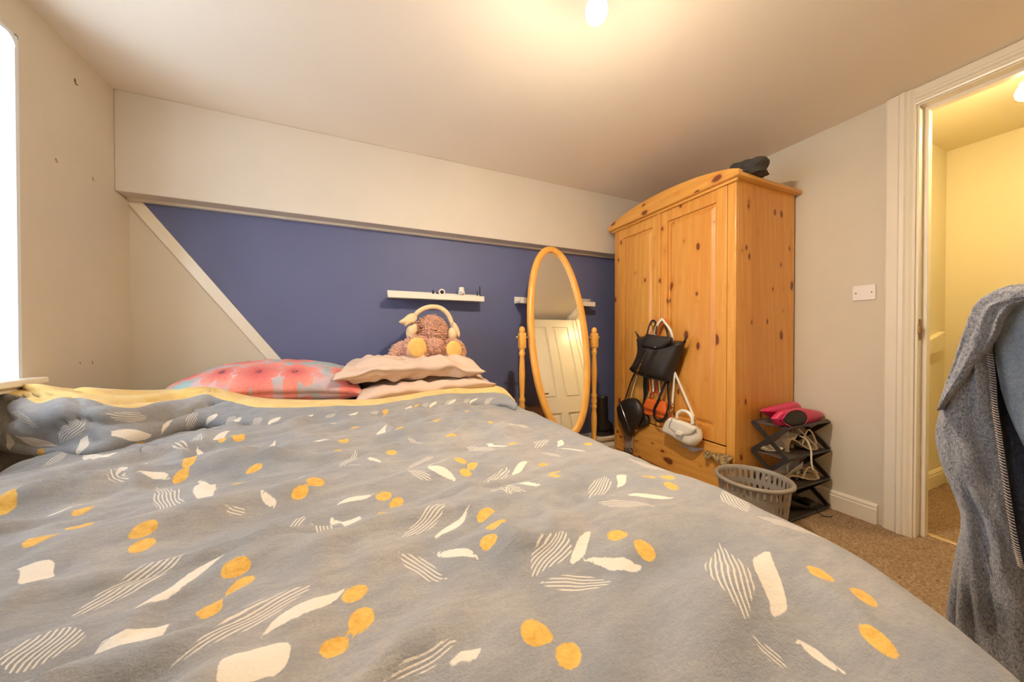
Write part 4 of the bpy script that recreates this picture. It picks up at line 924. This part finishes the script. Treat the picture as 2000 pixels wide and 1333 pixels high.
# ------------------------------------------------------------------ boots and paper bag on the ledge
def boot(cx, cy, label):
    z0 = .15; t_ = thing('ankle_boot', (cx, cy, z0), label, 'boot', 'black boots by the blue wall')
    # toe points to +X (towards the wardrobe)
    rows = [(.012, -.055, .10, .036), (.045, -.056, .10, .038), (.075, -.052, .085, .038), (.10, -.05, .045, .037), (.13, -.05, .025, .037), (.18, -.052, .03, .040), (.24, -.055, .035, .043), (.29, -.056, .036, .044), (.30, -.054, .034, .042)]
    V, Fc = [], []; n = 28
    for h, xa, xb, hw in rows:
        for k in range(n):
            a = 2*math.pi*k/n; ca, sa = math.cos(a), math.sin(a)
            x = (xa+xb)/2+(xb-xa)/2*math.copysign(abs(ca)**.8, ca); wr_ = .003*math.sin(h*160+k*.6)*(1 if .07 < h < .22 else 0)
            V.append((cx+x+wr_, cy+(hw+wr_)*math.copysign(abs(sa)**.8, sa), z0+.02+h))
    m = len(rows)
    for i in range(m-1):
        for k in range(n): Fc.append((i*n+k, i*n+(k+1) % n, (i+1)*n+(k+1) % n, (i+1)*n+k))
    # inside of the shaft
    for h, xa, xb, hw in ((.295, -.05, .030, .038), (.16, -.045, .022, .032)):
        for k in range(n):
            a = 2*math.pi*k/n; V.append((cx+(xa+xb)/2+(xb-xa)/2*math.cos(a), cy+hw*math.sin(a), z0+.02+h))
    for i in (m-1, m):
        for k in range(n): Fc.append((i*n+k, i*n+(k+1) % n, (i+1)*n+(k+1) % n, (i+1)*n+k))
    Fc.append(tuple(range((m+1)*n, (m+2)*n))); Fc.append(tuple(range(n))[::-1])
    obj('upper', (V, Fc), M['boot'], t_, True)
    sol = []
    for k in range(n):
        a = 2*math.pi*k/n; ca, sa = math.cos(a), math.sin(a); sol.append((cx+.023+.085*math.copysign(abs(ca)**.75, ca), cy+.043*math.copysign(abs(sa)**.75, sa), z0))
    obj('sole', prism(sol, (0, 0, .036)), M['rubber'], t_, 'auto')
    obj('cuff', tube([(cx-.010+.046*math.cos(2*math.pi*k/24), cy+.044*math.sin(2*math.pi*k/24), z0+.312) for k in range(24)], .006, 8, True), M['boot'], t_, True)
c = onY(1172, 848, YB-.085)
boot(c.x+.02, YB-.095, 'black leather ankle boot on the ledge between the mirror and the wardrobe')
c = onY(1043, 800, YB-.09)
bgx = [(c.x-.06, YB-.13), (c.x+.055, YB-.13), (c.x+.055, YB-.05), (c.x-.06, YB-.05)]
V, Fc = [], []; steps = 12
def zig(i): return .012 if i % 2 else 0
ztop = c.z+.01
top_pts = []
for (x0, y0), (x1, y1) in zip(bgx, bgx[1:]+bgx[:1]):
    for i in range(steps): f = i/steps; f2 = (i+.999)/steps; top_pts += [(x0+(x1-x0)*f, y0+(y1-y0)*f, zig(i)), (x0+(x1-x0)*f2, y0+(y1-y0)*f2, zig(i))]
for x, y, zg in top_pts: V += [(x, y, .15), (x, y, ztop+zg)]
m = len(top_pts); Fc = [(2*i, 2*((i+1) % m), 2*((i+1) % m)+1, 2*i+1) for i in range(m)]; Fc.append(tuple(2*i for i in range(m))[::-1])
pb_ = thing('paper_bag', (c.x, YB-.09, .15), 'brown paper bag with a zigzag top on the ledge behind the mirror post', 'bag')
o = obj('bag_body', (V, Fc), M['paperbag'], pb_); so = o.modifiers.new('thickness', 'SOLIDIFY'); so.thickness = .0015
# ------------------------------------------------------------------ plush bear behind the pillows
by = 2.10
def bp_(px, py, y): return onY(px, py, y)
br = thing('plush_bear', (.33, by+.02, .82), 'shaggy pink plush bear with yellow foot soles sitting behind the pillows', 'soft toy')
def fur_on(vf, n, length, rad_, seed, parent, skip=None, down=.5):
    rng = random.Random(seed); V0 = [Vector(p) for p in vf[0]]; fcs = [f for f in vf[1] if len(f) >= 3]
    ar_ = []
    for f in fcs:
        a, b, c = V0[f[0]], V0[f[1]], V0[f[2]]; A_ = (b-a).cross(c-a).length
        if len(f) == 4: A_ += (c-a).cross(V0[f[3]]-a).length
        ar_.append(A_)
    cen = sum(V0, Vector())/len(V0)
    V, Fc = [], []
    for f in rng.choices(fcs, ar_, k=n):
        wts = [rng.random()+.01 for _ in f]; sw = sum(wts); p = sum((V0[i]*w_ for i, w_ in zip(f, wts)), Vector())/sw
        if skip and skip(p): continue
        d = (p-cen).normalized()
        side = Vector((rng.uniform(-1, 1), rng.uniform(-1, 1), rng.uniform(-1, .6)))
        d1 = (d+side*.55).normalized(); d2 = (d1*.6+side*.9+Vector((0, 0, -down))).normalized()
        L = length*rng.uniform(.6, 1.25); q1 = p+d1*L*.5; q2 = q1+d2*L*.55
        u = d1.orthogonal().normalized(); v = d1.cross(u); r = rad_*rng.uniform(.7, 1.3); k = len(V)
        for c_, rr_ in ((p-d1*.004, r), (q1, r*.85)):
            for j in range(3): a = 2.094*j; V.append(c_+u*rr_*1.5*math.cos(a)+v*rr_*1.5*math.sin(a))
        V.append(q2)
        for j in range(3): Fc += [(k+j, k+(j+1) % 3, k+3+(j+1) % 3, k+3+j), (k+3+j, k+3+(j+1) % 3, k+6)]
    o = obj('fur', (V, Fc), M['fur'], parent, True); o['kind'] = 'stuff'; return o
hc = bp_(843, 650, by); 
hr = .088
head = ellipsoid(hc, (hr*1.08, hr*.95, hr*1.15), 32, 22, fn=lambda d: 1+.05*max(0, -d.z)); h_ = obj('head', head, M['fur_base'], br, True)
fur_on(head, 3600, .021, .0022, 1, h_)
mzc = bp_(848, 677, by-.095)
muz = ellipsoid(mzc, (.056, .05, .048), 24, 16); mz = obj('muzzle', muz, M['fur_base'], br, True); fur_on(muz, 1500, .014, .002, 2, mz)
for px, py in ((823, 641), (852, 646)):
    e = bp_(px, py, by-.088); obj('eye', join(ellipsoid(e, (.010, .007, .004), 14, 10)), M['ink'], h_, True)
bc = bp_(812, 706, by+.03)
body = ellipsoid(bc+Vector((.01, 0, -.04)), (.165, .105, .12), 32, 20); body = ([(p[0], p[1], max(p[2], .822)) for p in body[0]], body[1]); b_ = obj('body', body, M['fur_base'], br, True); fur_on(body, 3800, .018, .0023, 3, b_, skip=lambda p: p.z < .83)
for (px, py, rr, seed, ry) in ((816, 684, .080, 4, .0), (887, 688, .074, 5, .1)):
    lc = bp_(px, py, by-.115)
    lg = ellipsoid(lc+Vector((.0, .05, -.004)), (rr*1.02, .075, rr*1.08), 28, 18); lg = ([(p[0], p[1], max(p[2], .822)) for p in lg[0]], lg[1]); l_ = obj('leg', lg, M['fur_base'], br, True)
    sc_ = lc+Vector((-.012, -.03, .016))
    toC = (CAM-sc_); toC.z = 0; toC.normalize()
    fur_on(lg, 2300, .017, .0022, seed, l_, skip=lambda p, sc_=sc_, rr=rr: ((p.x-sc_.x)/(rr*.72))**2+((p.z-sc_.z)/(rr*.85))**2 < 1 and p.y < sc_.y+.035)
    obj('foot_sole', ellipsoid(sc_+Vector((.006, .004, 0)), (rr*.70, .016, rr*.72), 28, 16, Matrix.Rotation(.25, 3, 'Z') @ Matrix.Rotation(-.5, 3, 'Y')), M['sole'], l_, True)
arm = ellipsoid(bp_(778, 694, by-.03), (.05, .045, .085), 22, 16, Matrix.Rotation(.5, 3, 'Y')); arm = ([(p[0], p[1], max(p[2], .822)) for p in arm[0]], arm[1]); a_ = obj('arm', arm, M['fur_base'], br, True); fur_on(arm, 1000, .016, .0022, 7, a_)
# ear muffs on the bear's head
em = thing('ear_muffs', hc+Vector((0, 0, .0)), 'cream plush ear muffs with winged pads on the bear\'s head', 'ear muffs')
ey = by-.035
obj('headband', tube(spline([bp_(a, b, ey) for a, b in ((806, 632), (812, 615), (826, 604), (843, 599.5), (860, 602), (874, 613), (882, 630), (885, 642))], 40), .0145, 14), M['muff'], em, True)
for pts in (((800, 640), (806, 660)), ((884, 646), (883, 660))):
    a, b = [bp_(p[0], p[1], ey-.02) for p in pts]; mid = (a+b)/2
    pd = obj('ear_pad', ellipsoid(mid, (.030, .034, .044), 22, 16), M['muff'], em, True)
wl_ = [((812, 612), (800, 613), (788, 622), (779, 629), (784, 633), (789, 634), (792, 638), (800, 634), (810, 630), (815, 622)), ((884, 628), (890, 632), (896, 642), (899, 656), (895, 660), (889, 650), (883, 640))]
for pts in wl_: obj('wing', puff([bp_(a, b, ey-.03) for a, b in pts], (0, -1, 0), .022, .018, 6, 2.2), M['muff'], em, True)
obj('wing_tip', puff([bp_(a, b, ey-.04) for a, b in ((810, 632), (815, 636), (813, 650), (804, 656), (796, 650), (798, 640))], (0, -1, 0), .02, .01, 6, 2.2), M['muff'], em, True)
# ------------------------------------------------------------------ shoe rack
RX0, RX1, RY0, RY1 = 1.955, 2.345, .975, 1.142
tiers = [.012, .170, .330, .490]
rk = thing('shoe_rack', ((RX0+RX1)/2, (RY0+RY1)/2, 0), 'black folding shoe rack with four tiers and crossed side bars beside the wardrobe', 'shoe rack')
for z in tiers:
    sb = obj('shelf', box(RX0+.004, RX1-.004, RY0+.006, RY1-.006, z-.006, z, .001), M['shelfboard'], rk)
    obj('shelf_rail', tube([(RX0, RY0, z-.002), (RX1, RY0, z-.002)], .0065, 10), M['black_plastic'], sb, True)
    obj('shelf_rail', tube([(RX0, RY1, z-.002), (RX1, RY1, z-.002)], .0065, 10), M['black_plastic'], sb, True)
def bar(a, b, x, w_=.011):
    a, b = Vector(a), Vector(b); t_ = (b-a).normalized(); n_ = Vector((0, -t_.z, t_.y))*w_
    return prism([(x-.004, *(a-n_)[1:]), (x-.004, *(b-n_)[1:]), (x-.004, *(b+n_)[1:]), (x-.004, *(a+n_)[1:])], (.008, 0, 0))
for x in (RX0-.004, RX1+.004):
    for z0, z1 in zip(tiers[:-1], tiers[1:]):
        obj('cross_bar', bar((x, RY0, z0), (x, RY1, z1), x), M['black_plastic'], rk)
        obj('cross_bar', bar((x, RY1, z0), (x, RY0, z1), x+(.002 if x < 2 else -.002)), M['black_plastic'], rk)
        obj('pivot', lathe([(.014, -.006), (.014, .006)], (x, (RY0+RY1)/2, (z0+z1)/2), 14, (1, 0, 0)), M['black_plastic'], rk)
# ---- shoes
def court_shoe(name, c, ang_, L, label, mat, inmat, group, heel=.0, flip=0, tilt=0, kind='court', puffy=1.0):
    """toe along local +X; sole in the XY plane"""
    tr = thing(name, c, label, 'shoe', group)
    Mx = Matrix.Translation(c) @ Matrix.Rotation(ang_, 4, 'Z') @ Matrix.Rotation(tilt, 4, 'Y') @ Matrix.Rotation(flip, 4, 'X')
    st = []
    n = 24
    # x, half width, z floor, height of the rim
    if kind == 'court': sec = [(-.5, .008, 1, .26), (-.47, .105, .98, .25), (-.38, .13, .9, .23), (-.22, .118, .7, .17), (-.05, .125, .35, .13), (.08, .145, .1, .12), (.16, .15, .03, .145), (.25, .135, .02, .16), (.36, .085, .02, .12), (.44, .045, .02, .08), (.5, .006, .02, .04)]
    sec = [(a, b*(1+(puffy-1)*.4), c_, d*puffy) for a, b, c_, d in sec]
    V, Fc = [], []
    for x, hw, zf, hh in sec:
        z0 = zf*heel; openx = x < .15
        for k in range(n):
            f = k/(n-1)
            if openx: a = math.pi*(1+f)      # a U shell from rim to rim under the foot
            else: a = math.pi*(1+f*1.0)
            yy = math.cos(a)*hw*L; zz = z0+hh*L*(1+math.sin(a)*1.0)**.8 if True else 0
            V.append(Vector((x*L, yy, zz)))
    m = len(sec)
    for i in range(m-1):
        for k in range(n-1): Fc.append((i*n+k, (i+1)*n+k, (i+1)*n+k+1, i*n+k+1))
    # vamp over the toes
    k0 = len(V); vs = [i for i in range(m) if sec[i][0] >= .07]
    for i in vs:
        x, hw, zf, hh = sec[i]
        for k in range(n):
            a = math.pi*k/(n-1); V.append(Vector((x*L, math.cos(a)*hw*L*-1, zf*heel+hh*L*(1+.35*math.sin(a)))))
    for ii in range(len(vs)-1):
        for k in range(n-1): Fc.append((k0+ii*n+k, k0+ii*n+k+1, k0+(ii+1)*n+k+1, k0+(ii+1)*n+k))
    o = obj('upper', ([Mx @ p for p in V], Fc), mat, tr, True); so = o.modifiers.new('thickness', 'SOLIDIFY'); so.thickness = .0025; so.offset = 0
    # insole
    V, Fc = [], []
    for x, hw, zf, hh in sec:
        for k in range(5): V.append(Mx @ Vector((x*L*.97, (k/4*2-1)*hw*L*.9, zf*heel+.006+.02*hh*L+abs(k/4*2-1)**2*.012)))
    obj('insole', (V, gridfaces(m, 5)), inmat, tr, True)
    if heel > .02: obj('heel', xform(tube([(-.42*L, 0, heel*.98), (-.42*L, 0, heel*.6), (-.425*L, 0, 0)], [.02, .008, .006], 10), Mx), mat, tr, True)
    return tr, Mx
g = 'pink court shoes on the shoe rack'
def pink_shoe(outl, Y, df, db, label, opening=None):
    P_ = [onY(a, b, Y) for a, b in outl]; c_ = sum(P_, Vector())/len(P_)
    tr = thing('pointed_shoe', (c_.x, Y, tiers[3]), label, 'shoe', g)
    vf = puff(P_, (0, -1, 0), df, db, 8, 2.1, n=72); zf = tiers[3]+.001
    vv = [(p[0], p[1], max(p[2], zf+.0)) for p in vf[0]]
    u_ = obj('upper', (vv, vf[1]), M['pink'], tr, True)
    if opening:
        O_ = [onY(a, b, Y-df*.99) for a, b in opening]
        obj('lining', puff(O_, (0, -1, 0), .003, .02, 5, 2.0), M['shoe_black'], u_, True)
        obj('top_edge', tube(spline(O_+[O_[0]], 60)[:-1], .0028, 8, True), M['pink'], u_, True)
    return tr
pink_shoe(((1506, 818), (1522, 804), (1548, 798), (1578, 799), (1608, 808), (1592, 824), (1568, 834), (1540, 838), (1516, 832)), 1.015, .030, .032, 'pink pointed shoe showing its black inside, on the top tier of the rack', ((1527, 820), (1539, 806), (1556, 801), (1571, 806), (1577, 819), (1569, 831), (1551, 835), (1536, 830)))
pink_shoe(((1484, 803), (1500, 796), (1528, 790), (1552, 785), (1563, 794), (1562, 808), (1540, 818), (1508, 817)), 1.085, .030, .030, 'pink pointed shoe behind its pair, toe towards the wardrobe, on the top tier')
def sandal(c, ang_, label, mat, L=.24, heel=.07, straps=True, group=None):
    tr = thing('heeled_sandal', c, label, 'shoe', group)
    Mx = Matrix.Translation(c) @ Matrix.Rotation(ang_, 4, 'Z')
    sec = [(-.5, .07, 1), (-.4, .11, .98), (-.25, .10, .8), (-.1, .11, .45), (.05, .14, .12), (.2, .16, .03), (.35, .14, .03), (.45, .09, .03), (.5, .03, .03)]
    V, Fc = [], []
    for top_ in (0, 1):
        for x, hw, zf in sec:
            for k in range(5): V.append(Mx @ Vector((x*L, (k/4*2-1)*hw*L, zf*heel+.004+.006*top_)))
    m = len(sec); f0 = gridfaces(m, 5); N = m*5
    Fc = [q[::-1] for q in f0]+[tuple(N+i for i in q) for q in f0]
    bd = [i*5 for i in range(m)]+[(m-1)*5+j for j in range(1, 5)]+[i*5+4 for i in range(m-2, -1, -1)]+[j for j in range(3, 0, -1)]
    Fc += [(bd[i], bd[(i+1) % len(bd)], N+bd[(i+1) % len(bd)], N+bd[i]) for i in range(len(bd))]
    obj('sole', (V, Fc), mat, tr, 'auto')
    obj('heel', xform(tube([(-.42*L, 0, heel), (-.41*L, 0, heel*.55), (-.40*L, 0, .012), (-.40*L, 0, 0)], [.022, .011, .010, .012], 12), Mx), mat, tr, True)
    obj('toe_strap', xform(tube(spline([(.30*L, -.15*L, .008), (.27*L, -.12*L, .035), (.25*L, 0, .045), (.27*L, .12*L, .035), (.30*L, .15*L, .008)], 24), .005, 8), Mx), mat, tr, True)
    if straps:
        obj('ankle_strap', xform(tube(spline([(-.1*L, -.1*L, heel*.5), (.0, -.14*L, heel+.045), (.22*L, -.1*L, heel+.03), (.3*L, -.03, .035), (.18*L, .02, heel+.02), (-.05*L, .08*L, heel+.06), (-.3*L, .06*L, heel+.05), (-.38*L, 0, heel+.012)], 50), .0045, 8), Mx), mat, tr, True)
    return tr, Mx
z = tiers[2]
_, Mx = sandal(Vector((2.19, 1.035, z)), math.radians(-8), 'cream heeled sandal with long ankle straps, front of the second tier', M['beige'])
tr_ = bpy.data.objects[_.name]
obj('loose_strap', tube(spline([(2.08, .985, z+.105), (2.115, .972, z+.085), (2.14, .963, z+.03), (2.135, .958, z-.03), (2.145, .955, z-.075)], 30), .0042, 8), M['cream'], tr_, True)
sandal(Vector((2.10, 1.09, z)), math.radians(172), 'cream heeled sandal behind its pair on the second tier', M['cream'], straps=False)
z = tiers[1]
sandal(Vector((2.19, 1.03, z)), math.radians(-10), 'beige low shoe with a looped strap on the third tier', M['beige'], .24, .03, True)
court_shoe('court_shoe', Vector((2.06, 1.06, z+.002)), math.radians(165), .24, 'pale grey shoe on the third tier of the rack', M['clear'], M['cream'], None, .05)
z = tiers[0]
court_shoe('court_shoe', Vector((2.16, 1.02, z)), math.radians(-12), .25, 'black shoe with laces on the bottom tier of the rack', M['shoe_black'], M['leather'], None, .02)
tr_ = bpy.data.objects['court_shoe.001']
obj('lace', tube(spline([(2.15, 1.0, .05), (2.17, .965, .045), (2.2, .945, .012), (2.23, .925, .004), (2.25, .92, .004)], 20), .002, 6), M['ink'], tr_, True)
court_shoe('court_shoe', Vector((2.08, 1.09, z)), math.radians(175), .25, 'black shoe at the back of the bottom tier', M['shoe_black'], M['leather'], None, .02)
# ------------------------------------------------------------------ laundry basket
KX, KY, KH, KR = 1.69, .985, .285, .158
bsk = thing('laundry_basket', (KX, KY, 0), 'round grey plastic basket with pierced sides in front of the wardrobe', 'basket')
nseg = 36; rowsz = [0, .03, .075, .095, .14, .16, .205, .222, .267, KH]
def rad_at(z): return .115+(KR-.012-.115)*(z/KH)
V, Fc = [], []
for z in rowsz:
    for k in range(nseg*2): a = math.pi*2*k/(nseg*2); V.append((KX+rad_at(z)*math.cos(a), KY+rad_at(z)*math.sin(a), z+.002))
nn = nseg*2
for i in range(len(rowsz)-1):
    for k in range(nn):
        hole = i in (1, 3, 5, 7) and (k+(i//2 % 2)) % 2 == 0
        cs = (i*nn+k, i*nn+(k+1) % nn, (i+1)*nn+(k+1) % nn, (i+1)*nn+k)
        if not hole: Fc.append(cs); continue
        b0 = len(V); A4 = [Vector(V[q_]) for q_ in cs]
        for j in range(8):
            a = math.pi*(j+.5)/4-math.pi+.0; u_ = .5+.47*math.cos(a); v_ = .5+.47*math.sin(a)
            V.append(tuple(A4[0].lerp(A4[1], u_).lerp(A4[3].lerp(A4[2], u_), v_)))
        Fc += [(cs[0], cs[1], b0+2, b0+1), (cs[1], cs[2], b0+4, b0+3), (cs[2], cs[3], b0+6, b0+5), (cs[3], cs[0], b0+0, b0+7), (cs[0], b0+1, b0+0), (cs[1], b0+3, b0+2), (cs[2], b0+5, b0+4), (cs[3], b0+7, b0+6)]
Fc.append(tuple(range(nn))[::-1])
o = obj('basket_wall', (V, Fc), M['basket'], bsk, 'auto'); so = o.modifiers.new('thickness', 'SOLIDIFY'); so.thickness = .003; so.offset = 0
obj('rim', lathe([(KR-.014, KH-.003), (KR-.004, KH-.006), (KR-.001, KH-.013), (KR+.001, KH-.012), (KR+.001, KH-.003), (KR-.003, KH+.002), (KR-.011, KH+.003), (KR-.014, KH-.003)], (KX, KY, 0), 64), M['basket'], bsk, True)
# fix the lathe caps of the rim (open ring)
me = bsk.children[-1].data
import bmesh
bm = bmesh.new(); bm.from_mesh(me); bmesh.ops.delete(bm, geom=[f for f in bm.faces if len(f.verts) > 8], context='FACES'); bm.to_mesh(me); bm.free()
# ------------------------------------------------------------------ jeans over a clothes stand
JX = 1.15
js = thing('clothes_stand', (1.30, -.02, 0), 'dark metal clothes stand under the draped jeans', 'clothes stand')
obj('pole', tube([(1.30, -.02, .02), (1.30, -.02, 1.035)], .012, 12), M['pole'], js, True)
obj('crossbar', tube([(1.17, .0, 1.03), (1.165, .205, 1.03)], .010, 12), M['pole'], js, True)
obj('crossbar', tube([(1.155, -.02, 1.03), (1.31, -.02, 1.03)], .010, 12), M['pole'], js, True)
obj('base', lathe([(.13, 0), (.13, .012), (.03, .022), (.015, .04)], (1.30, -.02, 0), 32), M['pole'], js, True)
jn = thing('jeans', (JX, .2, .3), 'faded blue jeans draped over the clothes stand beside the bed', 'jeans')
def drape(rows, X, depth, fold, seed, n=40, back=.02):
    """rows: (py, left px, right px); closed flattened tube in the plane X"""
    ys = [r[0] for r in rows]; V, Fc = [], []; m = 90
    for i in range(m):
        py = ys[0]+(ys[-1]-ys[0])*i/(m-1); l = np.interp(py, ys, [r[1] for r in rows]); r_ = np.interp(py, ys, [r[2] for r in rows])
        a, b = onX(l, py, X), onX(r_, py, X); z = a.z; b = Vector((X, b.y, z)); endf = min(1, i/6)*1.0
        for k in range(n):
            th = 2*math.pi*k/n; f = .5-.5*math.cos(th); sgn = 1 if math.sin(th) >= 0 else -1
            y = a.y+(b.y-a.y)*f; s_ = abs(math.sin(th))**.7
            nz = float(vnoise(f*4+seed, z*7+f*2.5, seed))*fold+float(vnoise(f*9+seed, z*16+f*7, seed+3))*fold*.45
            d = (depth if sgn > 0 else back)*s_*(.35+.65*endf)
            V.append((X-sgn*d-(nz*s_ if sgn > 0 else 0), y, z))
    for i in range(m-1):
        for k in range(n): Fc.append((i*n+k, i*n+(k+1) % n, (i+1)*n+(k+1) % n, (i+1)*n+k))
    Fc += [tuple(range(n))[::-1], tuple(range((m-1)*n, m*n))]
    return V, Fc
legL = [(600, 1925, 1960), (640, 1905, 1952), (690, 1885, 1938), (740, 1868, 1944), (800, 1838, 1950), (830, 1831, 1954), (860, 1831, 1958), (900, 1840, 1963), (950, 1860, 1970), (1000, 1879, 1979), (1050, 1880, 1990), (1110, 1876, 2004), (1180, 1870, 2040), (1260, 1868, 2070), (1360, 1862, 2090), (1420, 1862, 2090)]
obj('leg', drape(legL, JX, .028, .030, 3), M['denim'], jn, True)
topf = [(557, 1975, 2080), (566, 1948, 2090), (585, 1915, 2090), (600, 1903, 1985), (625, 1893, 1962), (650, 1884, 1953), (680, 1873, 1934), (710, 1864, 1908), (740, 1852, 1886), (770, 1842, 1864), (800, 1835, 1842)]
obj('waist_fold', drape(topf, JX-.035, .024, .012, 9), M['denim'], jn, True)
inn = [(590, 1935, 2150), (640, 1938, 2150), (700, 1944, 2150), (760, 1955, 2150), (800, 1968, 2150), (840, 1985, 2150), (880, 2005, 2150)]
obj('inside_leg', drape(inn, JX+.004, .022, .010, 15), M['denim_in'], jn, True)
bk_ = [(620, 1925, 2160), (800, 1930, 2160), (950, 1945, 2160), (1100, 1960, 2160), (1250, 1935, 2160), (1420, 1900, 2160)]
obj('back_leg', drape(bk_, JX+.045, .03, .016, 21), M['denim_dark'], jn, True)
low = [(1000, 1888, 1940), (1060, 1872, 2000), (1110, 1862, 2060), (1190, 1850, 2100), (1300, 1846, 2110), (1420, 1840, 2110)]
obj('lower_leg', drape(low, JX+.018, .03, .034, 27), M['denim'], jn, True)
seam = [(1934, 690), (1940, 740), (1943, 790), (1950, 840), (1957, 890), (1966, 950), (1975, 1010), (1986, 1070), (1996, 1110)]
sp = spline([onX(a, b, JX-.030) for a, b in seam], 80)
se = obj('seam', tube(sp, .005, 8, False, (.003, .002), NX), M['denim_dark'], jn, True)
st = []
for i in range(0, len(sp)-1):
    a, b = sp[i], sp[i+1]; st.append(tube([a+Vector((-.003, .0034, 0)), (a+b)/2+Vector((-.0045, 0, 0)), a.lerp(b, .7)+Vector((-.003, -.0034, 0))], .0007, 5))
o = obj('stitching', join(*st), M['stitch'], se); o['kind'] = 'stuff'
# ------------------------------------------------------------------ grey fluffy thing on the window sill
c = onX(-14, 700, XL-.10); c = Vector((XL-.10, c.y, WZ0+.012))
fz = tag(obj('fluffy_ball', ellipsoid((c.x, c.y, c.z+.075), (.055, .055, .08), 28, 20, fn=lambda d: 1+.10*math.sin(9*d.z+3*math.atan2(d.y, d.x))), M['camo_dark'], None, True), 'grey fluffy toy sitting on the white window sill', 'soft toy')
